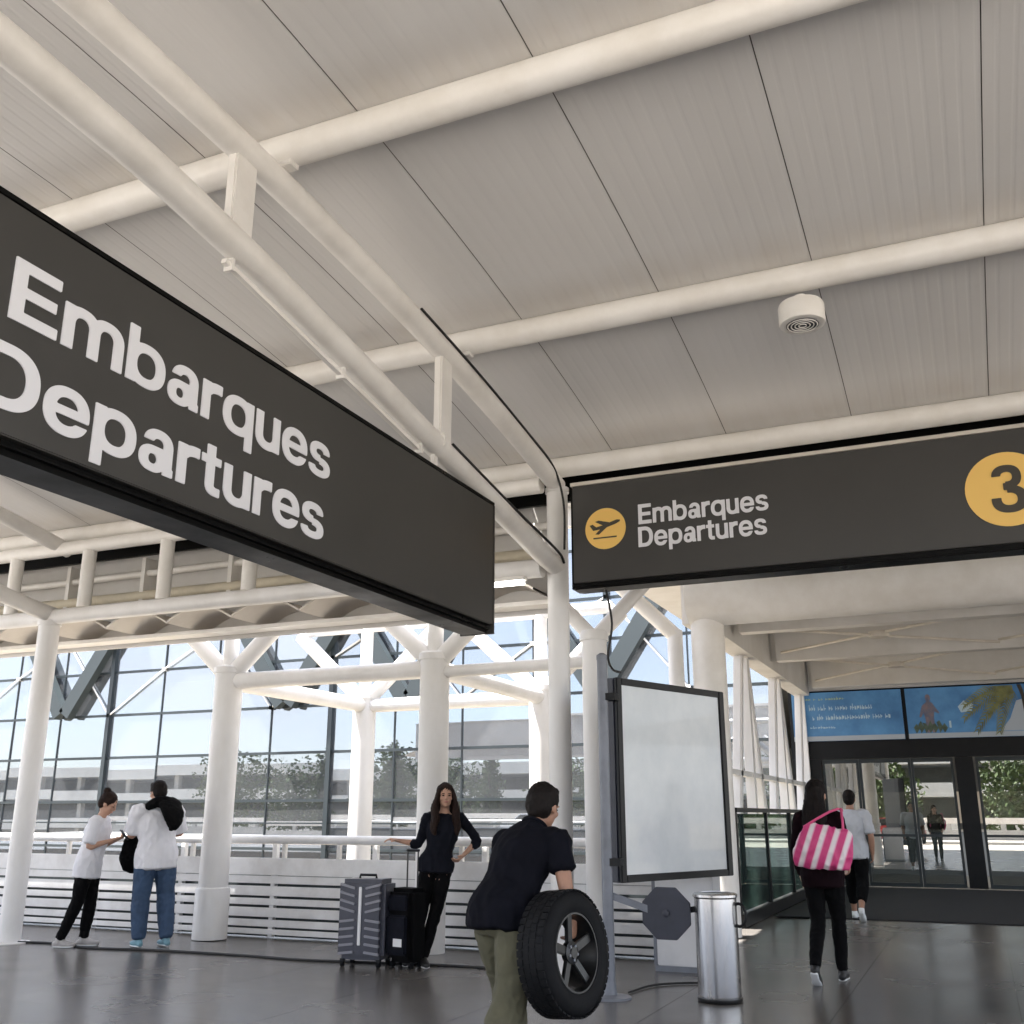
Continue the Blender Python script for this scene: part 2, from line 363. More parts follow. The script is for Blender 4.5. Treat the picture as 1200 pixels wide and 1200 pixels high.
def truss(x, label):
    t = thing('roof_truss', label, 'truss', (x, 0, 0), group='trusses carrying the canopy')
    up = [(0, y, chord_z(y)) for y in [-2.8 + i * 12.25 / 24 for i in range(25)]]
    up[-1] = (0, 9.40, chord_z(9.40))
    low_pts = [(-2.8, 3.8), (-1.2, 4.12), (.5, 4.5), (2.0, 4.72), (3.3, 4.70), (4.0, 4.63), (5.15, 4.47), (6.59, 4.23), (8.0, 4.01), (9.40, 3.79)]
    lo = []
    for i in range(len(low_pts) - 1):
        p0, p1, p2, p3 = [low_pts[max(0, min(len(low_pts) - 1, i + k))] for k in (-1, 0, 1, 2)]
        for q in range(4):
            u = q / 4; z = .5 * (2 * p1[1] + (p2[1] - p0[1]) * u + (2 * p0[1] - 5 * p1[1] + 4 * p2[1] - p3[1]) * u * u + (3 * p1[1] - p0[1] - 3 * p2[1] + p3[1]) * u ** 3)
            lo.append((0, p1[0] + (p2[0] - p1[0]) * u, z))
    lo.append((0, *low_pts[-1]))
    B().tube(up, .092, 24).build('upper_chord', 'chord_steel', t, True)
    B().tube(lo, .096, 24).build('lower_chord', 'chord_steel', t, True)
    def lz(y): return min(lo, key=lambda p: abs(p[1] - y))[2]
    for y in (-1.0, 1.2, 4.22, 6.85):
        B().box(-.035, .035, y - .10, y + .10, lz(y) + .06, chord_z(y) - .05).build('strut', 'chord_steel', t, bevel=.012)
    for y in (-.6, 1.95, 4.55, 7.10):
        B().box(-.13, .13, y - .045, y + .045, chord_z(y) + .075, chord_z(y) + .125).build('saddle', 'chord_steel', t, bevel=.006)
    for y in (1.0, 6.72):
        B().tube([(0, y - .02, lz(y - .02)), (0, y + .02, lz(y + .02))], .106, 24).build('collar', 'chord_steel', t, True)
    return t
truss(-3.62, 'two curved cream tubes with flat struts running above the large left sign')
truss(-10.35, 'curved tube truss above the slim leaning post beyond the large sign')

# ------------------------------------------------------------------ slim posts under the canopy edge
def post(name, x, y, h, r, label, matl='white_steel', group=None):
    t = thing(name, label, 'post', (x, y, 0), group=group)
    B().tube([(0, 0, .012), (0, 0, h)], r, 24).build('shaft', matl, t, True)
    B().lathe([(r + .10, 0), (r + .10, .012), (r + .004, .014), (r + .003, .02)], 24).build('base_plate', matl, t, True)
    for k in range(4):
        a = k * math.pi / 2 + .4
        B().lathe([(.012, .012), (.012, .03), (.004, .034)], 6, (math.cos(a) * (r + .06), math.sin(a) * (r + .06), 0)).build('bolt', 'chord_steel', t)
    B().tube([(0, 0, h - .02), (0, 0, h + .03)], r + .015, 24).build('cap', matl, t, True)
    return t
post('support_post', -3.62, 9.40, 4.60, .108, 'slim white round post where the truss meets the smaller sign')
post('support_post', -10.35, 9.25, 3.68, .125, 'slim white round post beside the woman looking at her phone')
post('support_post', -3.62, -2.8, 4.3, .095, 'slim white round post at the kerb below the truss')

# ------------------------------------------------------------------ gallery beam and the scalloped eave behind it
gb = thing('gallery_beam', 'long white ladder beam of tubes hung behind the large sign', 'beam')
GX0, GX1 = -20.5, -3.73
B().tube([(GX0, 9.25, 4.64), (GX1, 9.25, 4.64)], .085, 20).build('top_chord', 'cream_steel', gb, True)
B().tube([(GX0, 9.25, 3.77), (GX1, 9.25, 3.77)], .095, 20).build('bottom_chord', 'white_steel', gb, True)
x = -4.86
while x > GX0:
    B().tube([(x, 9.25, 3.85), (x, 9.25, 4.57)], .085, 20).build('strut', 'cream_steel', gb, True); x -= 1.24
ev = thing('scalloped_eave', 'pinkish scalloped gutter eave running below the white ladder beam', 'eave')
per = .95
k = 0; x = -3.9
e0 = None
def shell():
    b = B(); m = 12; vs = []
    for dz in (0, .025):
        for y in (9.42, 10.16):
            for i in range(m + 1):
                u = i / m; vs.append((-per / 2 * .995 + per * .995 * u, y, 3.60 + .17 * math.sin(math.pi * u) + dz))
    n = m + 1; fs = []
    for i in range(m):
        fs += [(i, i + 1, n + i + 1, n + i), (2 * n + i, 3 * n + i, 3 * n + i + 1, 2 * n + i + 1), (i, 2 * n + i, 2 * n + i + 1, i + 1), (n + i, n + i + 1, 3 * n + i + 1, 3 * n + i)]
    return b.add(vs, fs).mesh('gutter_shell')
while x > GX0:
    if e0 is None: e0 = link('gutter_shell', shell(), 'fascia_beige', ev, True, loc=(x - per / 2, 0, 0))
    else: inst(e0, ev, (x - per / 2, 0, 0))
    x -= per
B().box(GX0, -3.9, 10.17, 10.21, 3.50, 5.029).build('back_panel', 'ceiling_plaster', ev)
B().box(GX0, -4.32, 9.60, 10.25, 5.03, 5.07).build('added_sun_cover', 'ceiling_plaster', ev)  # unseen sheet added to keep the sun off the back panel
B().box(GX0, -3.9, 9.90, 10.16, 3.545, 3.59).build('ledge', 'cream_steel', ev)
B().tube([(GX0, 10.0, 4.12), (-3.95, 10.0, 4.12)], .07, 14).build('pipe', 'pipe_yellow', ev, True)
B().tube([(GX0, 10.03, 4.40), (-3.95, 10.03, 4.44)], .045, 14).build('pipe', 'cream_steel', ev, True)
for x in (-10.9, -9.6, -8.2, -6.6, -5.2):
    B().box(x - .03, x + .03, 9.95, 10.165, 4.02, 4.62).build('pipe_bracket', 'cream_steel', ev)
fx = thing('fluorescent_lamp', 'short lit fluorescent tube lamp under the canopy edge beside the slim post', 'lamp', (-4.3, 9.18, 3.60))
B().box(-.42, .42, -.05, .05, .045, .085).build('housing', 'cream_steel', fx, bevel=.006)
B().tube([(-.40, 0, .02), (.40, 0, .02)], .022, 12).build('tube', 'lamp_tube', fx, True)

# ------------------------------------------------------------------ text helper
import numpy as np
def g_rect(x0, x1, y0, y1): return lambda X, Y: np.maximum(np.maximum(x0 - X, X - x1), np.maximum(y0 - Y, Y - y1))
def g_ell(cx, cy, rx, ry, e=2.3): return lambda X, Y: ((np.abs((X - cx) / rx) ** e + np.abs((Y - cy) / ry) ** e) ** (1 / e) - 1) * min(rx, ry)
def g_or(*f): return lambda X, Y: np.minimum.reduce([q(X, Y) for q in f])
def g_and(*f): return lambda X, Y: np.maximum.reduce([q(X, Y) for q in f])
def g_sub(a, *f): return lambda X, Y: np.maximum.reduce([a(X, Y)] + [-q(X, Y) for q in f])
BIG = 9.
def g_ring(cx, cy, rx, ry, ix, iy): return g_sub(g_ell(cx, cy, rx, ry), g_ell(cx, cy, ix, iy))
def g_arch(xa, xb, top=.545, s=.14, t=.118, ry=.23):
    c = (xa + xb) / 2; h = (xb - xa) / 2
    o = g_and(g_or(g_ell(c, top - ry, h, ry), g_rect(xa, xb, 0, top - ry)), g_rect(xa, xb, 0, BIG))
    n = g_or(g_ell(c, top - ry, h - s, ry - t), g_rect(xa + s, xb - s, -BIG, top - ry))
    return g_sub(o, n)
bowl = g_ring(.29, .265, .29, .28, .150, .165)
GL = {
 'E': (g_or(g_rect(0, .155, 0, .72), g_rect(0, .57, 0, .125), g_rect(0, .53, .30, .42), g_rect(0, .56, .595, .72)), .57),
 'D': (g_sub(g_or(g_rect(0, .27, 0, .72), g_and(g_ell(.27, .36, .37, .36), g_rect(.26, BIG, -BIG, BIG))), g_rect(.155, .30, .125, .595), g_and(g_ell(.27, .36, .215, .235), g_rect(.27, BIG, -BIG, BIG))), .64),
 'm': (g_or(g_rect(0, .14, 0, .53), g_arch(0, .48), g_arch(.34, .82)), .82),
 'n': (g_or(g_rect(0, .14, 0, .53), g_arch(0, .50)), .50),
 'b': (g_or(g_rect(0, .14, 0, .72), bowl), .58),
 'p': (g_or(g_rect(0, .14, -.19, .53), bowl), .58),
 'q': (g_or(g_rect(.44, .58, -.19, .53), bowl), .58),
 'r': (g_or(g_rect(0, .14, 0, .53), g_and(g_arch(0, .58, .545, .14, .135), g_rect(0, .345, .36, BIG))), .345),
 'u': (lambda X, Y: GL['n'][0](.50 - X, .53 - Y), .50),
 'e': (g_sub(g_or(g_ring(.28, .265, .28, .28, .145, .165), g_rect(.10, .50, .215, .315)), g_rect(.30, BIG, .150, .2149), g_and(g_rect(.30, BIG, .12, .2149), g_ell(.28, .265, .150, .165))), .56),
 'a': (g_or(g_rect(.35, .49, .06, .36), g_rect(.365, .51, 0, .10), g_sub(g_ring(.27, .345, .22, .20, .085, .09), g_rect(-BIG, BIG, -BIG, .345), g_rect(-BIG, .20, -BIG, .385)), g_ring(.195, .155, .195, .165, .065, .068), g_rect(.20, .40, .235, .320)), .51),
 's': (g_or(g_sub(g_ring(.245, .388, .232, .157, .098, .052), g_rect(.25, BIG, -BIG, .388)), g_sub(g_ring(.25, .145, .25, .155, .115, .052), g_rect(-BIG, .25, .145, BIG))), .50),
 't': (g_or(g_rect(.085, .225, .14, .68), g_rect(0, .33, .425, .53), g_and(g_ring(.245, .16, .16, .16, .022, .045), g_rect(-BIG, .25, -BIG, .165)), g_rect(.245, .335, 0, .113)), .335),
 '3': (g_or(g_sub(g_ring(.262, .545, .222, .18, .092, .078), g_rect(-BIG, .24, -BIG, .565)), g_sub(g_ring(.268, .20, .268, .205, .125, .098), g_rect(-BIG, .25, .225, BIG)), g_rect(.20, .30, .345, .445)), .536),
}
def glyph_loops(ch, st=.0125):
    f, wd = GL[ch]; xs = np.arange(-.05, wd + .07, st) + .00137; ys = np.arange(-.26, .80, st) + .00091
    X, Y = np.meshgrid(xs, ys); D = f(X, Y) - .003; ny, nx = D.shape; D = np.where(D == 0, 1e-9, D)
    seg = {}
    def pt(i0, j0, i1, j1):
        a, c = D[i0, j0], D[i1, j1]; u = a / (a - c); return (xs[j0] + (xs[j1] - xs[j0]) * u, ys[i0] + (ys[i1] - ys[i0]) * u)
    P = {}
    for i in range(ny - 1):
        for j in range(nx - 1):
            q = (D[i, j] < 0, D[i, j + 1] < 0, D[i + 1, j + 1] < 0, D[i + 1, j] < 0); n = sum(q)
            if n in (0, 4): continue
            ed = [((i, j), (i, j + 1)), ((i, j + 1), (i + 1, j + 1)), ((i + 1, j), (i + 1, j + 1)), ((i, j), (i + 1, j))]
            # edge k joins corner k and k+1; walk with the inside on the left
            cr = [k for k in range(4) if q[k] != q[(k + 1) % 4]]
            pairs = []
            if len(cr) == 2:
                a, c = cr
                pairs = [(a, c)] if q[a] else [(c, a)]
            else:
                pairs = [(k, (k + 3) % 4) for k in cr if q[k]]
            for a, c in pairs:
                seg[ed[a]] = seg.get(ed[a], []) + [ed[c]]
                for e_ in (ed[a], ed[c]): P[e_] = pt(*e_[0], *e_[1])
    loops = []
    while seg:
        k0 = next(iter(seg)); k = k0; lp = []
        while k in seg:
            lp.append(P[k]); nx_ = seg[k].pop()
            if not seg[k]: del seg[k]
            k = nx_
        if len(lp) > 5: loops.append(lp)
    return loops, wd
LOOPS = {}
def text_mesh(body, gap=.064):
    cu = bpy.data.curves.new('lettering', 'CURVE'); cu.dimensions = '2D'; cu.fill_mode = 'BOTH'; cu.extrude = .01
    x = 0
    for ch in body:
        if ch not in LOOPS: LOOPS[ch] = glyph_loops(ch)
        loops, wd = LOOPS[ch]
        for lp in loops:
            sp = cu.splines.new('POLY'); sp.points.add(len(lp) - 1); sp.use_cyclic_u = True
            for p, (u, v) in zip(sp.points, lp): p.co = (u + x, v, 0, 1)
        x += wd + gap - (.02 if ch == 'r' else 0)
    o = bpy.data.objects.new('tmp', cu); C.objects.link(o)
    dg = bpy.context.evaluated_depsgraph_get(); me = bpy.data.meshes.new_from_object(o.evaluated_get(dg))
    bpy.data.objects.remove(o); bpy.data.curves.remove(cu)
    return me
def place_text(body, name, m, parent, origin, right, up, width, cap):
    me = text_mesh(body); xs = [v.co.x for v in me.vertices]
    x0, x1 = min(xs), max(xs); sx = width / (x1 - x0); sy = cap / .72
    R_, U = Vector(right), Vector(up); N = R_.cross(U)
    for v in me.vertices:
        v.co = Vector(origin) + R_ * (v.co.x - x0) * sx + U * v.co.y * sy + N * (v.co.z * .3 + .004)
    me.update()
    return link(name, me, m, parent)

# ------------------------------------------------------------------ the two signs
ls = thing('overhead_sign', 'large dark departures sign with big white lettering hung under the truss', 'sign')
SX = -3.50
B().box(SX - .30, SX, -.6, 7.58, 2.90, 3.93).build('face_panel', 'sign_face', ls, bevel=.006)
B().box(SX - .29, SX - .012, -.6, 7.57, 2.83, 2.897).build('bottom_tray', 'sign_trim', ls, bevel=.03)
B().box(SX - .31, SX + .006, -.61, 7.59, 3.931, 3.955).build('top_rail', 'sign_trim', ls)
B().box(SX - .302, SX + .004, 7.583, 7.602, 2.83, 3.93).build('end_cap', 'sign_face', ls)
for y in (.9, 6.72):
    B().box(SX - .135, SX - .105, y - .03, y + .03, 3.956, 4.62 if y < 4 else 4.13).build('hanger', 'chord_steel', ls)
place_text('Embarques', 'lettering', 'letter_white', ls, (SX, 2.705, 3.405), (0, 1, 0), (0, 0, 1), 2.41, .285)
place_text('Departures', 'lettering', 'letter_white', ls, (SX, 2.62, 3.005), (0, 1, 0), (0, 0, 1), 2.46, .285)
lb = thing('light_batten', 'thin pale light batten fixed under the lower truss tube above the large sign', 'light', (-3.64, 0, 0))
B().bar((0, 4.15, 4.475), (0, 6.55, 4.095), .035, .03).build('housing', 'cream_steel', lb)
for y, z in ((4.2, 4.45), (5.4, 4.26), (6.5, 4.085)):
    B().box(-.03, .03, y - .012, y + .012, z - .02, z + .06).build('clip', 'chord_steel', lb)

rs = thing('overhead_sign', 'dark departures sign with yellow plane disc and yellow number disc over the entrance', 'sign', (0, 8.90, 0))
B().box(-3.27, 3.2, 0, .25, 3.50, 4.455).build('face_panel', 'sign_face', rs, bevel=.006)
B().box(-3.275, 3.2, .005, .24, 3.44, 3.497).build('bottom_tray', 'sign_trim', rs, bevel=.015)
B().box(-3.285, 3.2, -.012, .26, 4.458, 4.492).build('top_rail', 'pale_edge', rs)
B().box(-3.297, -3.273, .03, .24, 3.45, 4.44).build('end_cap', 'sign_trim', rs)
place_text('Embarques', 'lettering', 'letter_white', rs, (-2.615, 0, 4.005), (1, 0, 0), (0, 0, 1), 1.20, .19)
place_text('Departures', 'lettering', 'letter_white', rs, (-2.622, 0, 3.785), (1, 0, 0), (0, 0, 1), 1.18, .19)
def disc(cx, cz, r):
    return B().prism([(cx + r * math.cos(a * math.pi / 24), cz + r * math.sin(a * math.pi / 24)) for a in range(48)], lambda u, v, t: (u, t, v), -.008, -.001).build('disc', 'sign_yellow', rs)
d1 = disc(-2.94, 4.0, .200); d2 = disc(.50, 3.95, .315)
pl = [(-.165, .035), (-.125, .035), (-.085, .005), (-.01, .035), (-.10, .105), (-.06, .115), (.055, .065), (.125, .095), (.16, .10), (.165, .082), (.13, .055), (.03, .008), (.0, -.085), (-.035, -.095), (-.04, -.015), (-.12, -.045), (-.15, -.02)]
pl = [(-.15, .045), (-.118, .055), (-.085, .018), (-.02, .034), (-.095, .085), (-.06, .098), (.05, .062), (.12, .088), (.152, .082), (.15, .062), (.105, .036), (.02, .006), (-.06, -.075), (-.095, -.068), (-.045, -.012), (-.115, -.022)]
bb = B().prism([(-2.945 + u, 4.005 + v * .8) for u, v in pl], lambda u, v, t: (u, t, v), -.012, -.0085)
bb.build('plane_icon', 'icon_dark', d1)
B().box(-3.06, -2.83, -.012, -.0085, 3.905, 3.918).build('runway_line', 'icon_dark', d1)
place_text('3', 'number', 'icon_dark', d2, (.375, -.009, 3.752), (1, 0, 0), (0, 0, 1), .265, .395)

# round drum on the second purlin
DS = .9
dr = thing('ceiling_drum', 'round white drum with dark grille hanging from the second roof tube', 'speaker', (-.79, 7.12, 4.86))
B().lathe([(.135, .002), (.150, 0), (.178, .004), (.185, .02), (.185, .16), (.175, .185), (.06, .19), (.05, .26)], 32).build('housing', 'cream_steel', dr, True)
B().lathe([(.13, -.004), (.13, .001)], 32).build('grille', 'screen_grey', dr)
for r in (.03, .06, .09, .118):
    B().tube([(r * math.cos(a * math.pi / 14), r * math.sin(a * math.pi / 14), -.006) for a in range(29)], .005, 6, False).build('grille_ring', 'cream_steel', dr)

dr.scale = (DS, DS, DS)
# black cables strapped to the truss
def cable(pts, r, label):
    q = []
    pts = [Vector(p) for p in pts]
    for i in range(len(pts) - 1):
        p0, p1, p2, p3 = [pts[max(0, min(len(pts) - 1, i + k))] for k in (-1, 0, 1, 2)]
        for s in range(6):
            u = s / 6; q.append(.5 * (2 * p1 + (p2 - p0) * u + (2 * p0 - 5 * p1 + 4 * p2 - p3) * u * u + (3 * p1 - p0 - 3 * p2 + p3) * u ** 3))
    q.append(pts[-1])
    return tag(B().tube(q, r, 8).build('cable', 'cable_black', None, True), label, 'cable')
cable([(-3.535, y, chord_z(y) + .055) for y in (6.3, 7.0, 7.7, 8.4, 9.0)] + [(-3.52, 9.22, 4.62), (-3.505, 9.30, 4.35), (-3.51, 9.3, 3.95)], .012, 'thin black cable sagging along the upper truss tube')
cable([(-3.55, 6.9, 4.26), (-3.55, 7.6, 4.15), (-3.55, 8.4, 4.03), (-3.54, 9.2, 3.91), (-3.50, 9.26, 3.80)], .013, 'black cable strapped on top of the lower truss tube')
cable([(-2.98, 8.98, 3.43), (-2.92, 8.95, 3.1), (-2.95, 8.9, 2.80), (-2.88, 8.8, 2.66), (-2.78, 8.72, 2.615)], .011, 'black cable looping from the smaller sign down to the poster box')

# ------------------------------------------------------------------ white slatted fence
fe = thing('slatted_fence', 'low white slatted fence with round handrail behind the waiting people', 'fence', (0, 10.9, 0))
FX0, FX1 = -24.0, -2.95
B().tube([(FX0, -.03, 1.115), (FX1, -.03, 1.115)], .052, 16).build('handrail', 'fence_paint', fe, True)
for z0, z1, y0 in ((.70, .90, 0), (.605, .693, .012), (.465, .575, 0), (.36, .435, .004), (.225, .330, 0), (.115, .195, .006), (.03, .090, 0)):
    B().box(FX0, FX1, y0, y0 + .035, z0, z1).build('slat', 'fence_paint', fe, bevel=.006)
B().box(FX0, FX1 - .05, .101, .108, .0, .86).build('gap_shade_sheet', 'brace_dark', fe)  # dark sheet added so that the slat gaps look shaded
x = FX0 + .4
while x < FX1:
    B().box(x - .03, x + .03, .0365, .10, 0, 1.06).build('fence_post', 'fence_paint', fe)
    x += 1.42
for x in (-13.2, -11.3, -9.2, -7.8, -7.02, -5.4, -4.1):
    B().box(x - .022, x + .022, -.03, .02, .90, 1.07).build('rail_bracket', 'chord_steel', fe)

# ------------------------------------------------------------------ pavilion frame beyond the fence
pv = thing('pavilion_frame', 'white steel pavilion frame of four round columns and tube beams beyond the fence', 'pavilion')
XA, XB, YF, YB = -8.52, -5.58, 10.50, 13.75
def ycol(x, y, z0, r, branches, top):
    c = B().tube([(x, y, z0), (x, y, 3.18)], r, 24).build('column', 'white_steel', pv, True)
    B().tube([(x, y, 3.16), (x, y, top)], r * .55, 20).build('branch', 'white_steel', c, True)
    B().lathe([(r + .02, 3.12), (r + .02, 3.19), (r, 3.21)], 24, (x, y, 0)).build('collar', 'white_steel', c, True)
    for dx in branches:
        B().tube([(x + dx * .06, y, 3.12), (x + dx, y, 3.12 + abs(dx) * .85)], r * .62, 20).build('branch', 'white_steel', c, True)
    if z0 == 0:
        B().lathe([(r + .028, .001), (r + .028, .55), (r + .02, .57), (r + .001, .58)], 28, (x, y, 0)).build('pedestal', 'white_steel', c, True)
    return c
ycol(XA, YF, 0, .175, (-1.0, 1.0), 4.1); ycol(XB, YF, -5.2, .17, (-1.0, 1.0), 4.1)
ycol(XA, YB, -5.2, .175, (-1.25, 1.25), 4.3); ycol(XB, YB, -5.2, .175, (-1.25, 1.25), 4.3)
for p, q in (((XA, YF), (XB, YF)), ((XA, YB), (XB, YB)), ((XA, YF), (XA, YB)), ((XB, YF), (XB, YB))):
    B().tube([(p[0], p[1], 3.02), (q[0], q[1], 3.02)], .105, 20).build('beam', 'white_steel', pv, True)
B().tube([(XA - 1.1, YB, 4.25), (XB + 1.1, YB, 4.25)], .09, 16).build('ridge_tube', 'white_steel', pv, True)
wc = thing('branching_column', 'white round column with forked top close behind the slim post', 'column', (-3.60, 10.4, 0))
B().tube([(0, 0, 0), (0, 0, 3.3)], .135, 24).build('shaft', 'white_steel', wc, True)
for dx, dy in ((-.75, .2), (.55, .5)):
    B().tube([(0, 0, 3.22), (dx, dy, 4.0)], .08, 16).build('branch', 'white_steel', wc, True)
B().lathe([(.155, 3.2), (.155, 3.27), (.13, 3.31)], 20).build('collar', 'white_steel', wc, True)
B().tube([(.0, 0, 2.98), (-1.98, .1, 2.98)], .07, 16).build('tie_tube', 'white_steel', wc, True)

# ------------------------------------------------------------------ glass facade of the terminal
fa = thing('glass_facade', 'tall reflective glass terminal front with dark mullions and pale blue panes', 'facade', (0, 23.6, 0))
PW = 1.955
zt = [-1.0, .55, 1.77, 3.02, 4.25, 5.52, 6.54, 7.8, 9.1]
NX0 = -23.46
nb0, nb1 = -9, 10
for i in range(nb0, nb1 + 1):
    x = NX0 + i * PW
    big = i % 4 == 0
    wd = .13 if big else .032
    B().box(x - wd / 2, x + wd / 2, -.10 if big else -.03, .05, zt[0], zt[-1]).build('mullion', 'mullion_dark', fa)
for z in zt:
    B().box(NX0 + nb0 * PW, NX0 + nb1 * PW, -.028, .045, z - .035, z + .035).build('transom', 'mullion_dark', fa)
for z in (1.2,):
    B().box(NX0 + nb0 * PW, NX0 + nb1 * PW, -.022, .04, z - .02, z + .02).build('transom', 'mullion_dark', fa)
panes = {}
for i in range(nb0, nb1):
    for j in range(len(zt) - 1):
        h = zt[j + 1] - zt[j]
        cx, cz = NX0 + (i + .5) * PW, (zt[j] + zt[j + 1]) / 2
        if j not in panes:
            panes[j] = link('pane', B().box(-PW / 2 + .012, PW / 2 - .012, 0, .012, -h / 2 + .03, h / 2 - .03).mesh('pane'), 'facade_glass', fa, loc=(cx, 0, cz)); o = panes[j]
        else: o = inst(panes[j], fa, (cx, 0, cz))
        o.rotation_euler = (R(random.gauss(0, .12)), 0, R(random.gauss(0, .14)))
tb = thing('terminal_interior', 'dim terminal hall behind the glass front with dark slanting braces', 'building', (0, 24, 0))
B().box(-70, 30, 0.2, 26, -.4, -.05).build('hall_floor', 'interior_floor', tb)
B().box(-70, 30, 26, 26.3, -.4, 9.5).build('back_wall', 'interior_wall', tb)
B().box(-70, 30, -.3, 26, 9.3, 9.7).build('hall_ceiling', 'interior_wall', tb)
B().box(-70, 30, .5, 26, 4.4, 4.75).build('mezzanine', 'interior_wall', tb)
for x in (-2.5, .5, 3.5):
    for y in (3.5, 8.5):
        lp_ = B().box(x - .6, x + .6, y - .12, y + .12, 4.33, 4.39).build('added_glow_panel', 'added_hall_glow', tb)  # glowing panels added under the mezzanine to warm the dark hall
for x in (-25.1, -17.0, -13.2, -8.0):
    for s in (-1, 1):
        B().bar((x + s * .1, -.62, 4.3), (x + s * 2.3, -.62, 7.6), .42, .25, (0, 1, 0)).build('slanting_brace', 'brace_dark', tb)
for i in range(-9, 9, 3):                      # white rods added to imitate pale lines reflected in the panes
    x = NX0 + i * PW
    for a, c in (((x, -.46, 4.25), (x + PW, -.46, 5.52)), ((x + PW, -.46, 5.52), (x + 2 * PW, -.46, 6.54)), ((x + 3 * PW, -.46, 4.25), (x + 2 * PW, -.46, 6.54))):
        B().tube([a, c], .026, 10).build('reflection_rod', 'white_steel', tb, True)
    for xx, zz in ((x, 4.25), (x + PW, 5.52), (x + 2 * PW, 6.54), (x + 3 * PW, 4.25)):
        B().box(xx - .05, xx + .05, -.50, -.40, zz - .05, zz + .05).build('reflection_rod_end', 'white_steel', tb)
B().box(-48, -3.7, -.3, .1, -5.2, -1.05).build('plinth_wall', 'concrete', tb)
B().box(-48, 14, -.42, .3, 9.12, 9.9).build('roof_fascia', 'cladding_white', tb)

# ------------------------------------------------------------------ entrance: portal tube, column, side truss, ceiling, doors
lr = thing('link_roof', 'flat cream link roof between the canopy and the entrance tube', 'roof')
B().box(-4.3, 9, 9.60, 13.95, 5.03, 5.12).build('slab', 'ceiling_plaster', lr)
for y in (10.3, 11.4, 12.5):
    B().box(-4.28, 9, y - .06, y + .06, 4.80, 5.029).build('rib', 'cream_steel', lr)
po = thing('entrance_portal', 'thick white horizontal tube on a round column framing the covered entrance walk', 'portal')
B().tube([(-3.20, 13.2, 4.20), (9, 13.2, 4.20)], .42, 36).build('portal_tube', 'cream_steel', po, True)
B().tube([(-3.00, 13.2, 0), (-3.00, 13.2, 3.95)], .215, 30).build('column', 'cream_steel', po, True)
B().tube([(-3.40, 13.05, 0), (-3.40, 13.05, 3.72)], .10, 20).build('side_post', 'white_steel', po, True)
B().tube([(-3.40, 13.05, 3.66), (-4.3, 12.6, 4.6)], .10, 20).build('side_arm', 'cream_steel', po, True)
for x in (-3.0, -1.75, -.4, .95):
    B().bar((x, 12.95, 4.55), (x - .15, 11.6, 5.0), .12, .10).build('stay', 'cream_steel', po)
B().box(-4.5, 9, 13.605, 23.355, 4.75, 4.9).build('ceiling_slab', 'ceiling_plaster', po)
for y in (15.4, 18.6, 22.9):
    cb = B().box(-3.0, 9, y - .12, y + .12, 4.02, 4.74).build('cross_beam', 'ceiling_plaster', po)
    for x in (-1.2, 1.9):
        B().lathe([(.13, 4.25), (.13, 4.27)], 20, (0, 0, 0)).build('light_ring', 'pale_edge', cb, loc=(x, y - .25, 0)) if False else None
for y0, y1 in ((15.55, 18.45), (18.75, 22.75)):
    for a, c in ((-2.9, .6), (.6, 4.1)):
        B().tube([(a, y0, 4.12), (c, y1, 4.12)], .022, 8).build('brace_rod', 'pale_edge', po)
        B().tube([(a, y1, 4.16), (c, y0, 4.16)], .022, 8).build('brace_rod', 'pale_edge', po)
for x, y in ((-1.15, 17.0), (-1.15, 20.7), (2.35, 17.0)):
    B().lathe([(.15, 4.09), (.16, 4.12), (.15, 4.18), (.05, 4.19)], 20, (x, y, 0)).build('rod_hub', 'pale_edge', po, True)
st = thing('side_truss', 'white zigzag side truss along the left of the entrance walk', 'truss', (-3.28, 0, 0))
B().box(-.16, .16, 13.62, 23.2, 3.90, 4.74).build('top_chord', 'ceiling_plaster', st)
B().box(-.05, .05, 13.5, 23.2, -.3, -.013).build('bottom_chord', 'white_steel', st)
for i in range(3):
    y0 = 14.1 + i * 3.1
    for a, c in ((y0, y0 + 1.35), (y0 + 2.7, y0 + 1.45)):
        B().bar((-.05, a, 3.92), (-.05, c, .0), .16, .14, (1, 0, 0)).build('diagonal', 'white_steel', st, bevel=.02)
    B().box(-.10, .04, y0 + 2.9, y0 + 3.06, 0, 3.9).build('upright', 'white_steel', st)
B().box(-.09, .02, 13.7, 23.2, 1.98, 2.06).build('middle_rail', 'white_steel', st)
gr = thing('glass_railing', 'dark framed glass railing along the left edge of the entrance walk', 'railing', (-3.02, 0, 0))
yy = [14.3, 16.5, 18.7, 20.9, 23.1]
B().box(-.035, .035, 14.3, 23.1, 1.44, 1.50).build('top_rail', 'black_paint', gr)
B().box(-.05, .06, 14.3, 23.1, .0, .16).build('kick_plate', 'black_paint', gr)
for y in yy: B().box(-.03, .03, y - .035, y + .035, .16, 1.44).build('post', 'black_paint', gr)
for a, c in zip(yy[:-1], yy[1:]):
    B().box(-.008, .008, a + .06, c - .06, .18, 1.42).build('pane', 'railing_glass', gr)
tag(B().box(-2.9, 9, 16.0, 23.0, .002, .014).build('door_mat', 'mat_dark', None), 'wide dark ribbed mat on the floor before the glass doors', 'mat')

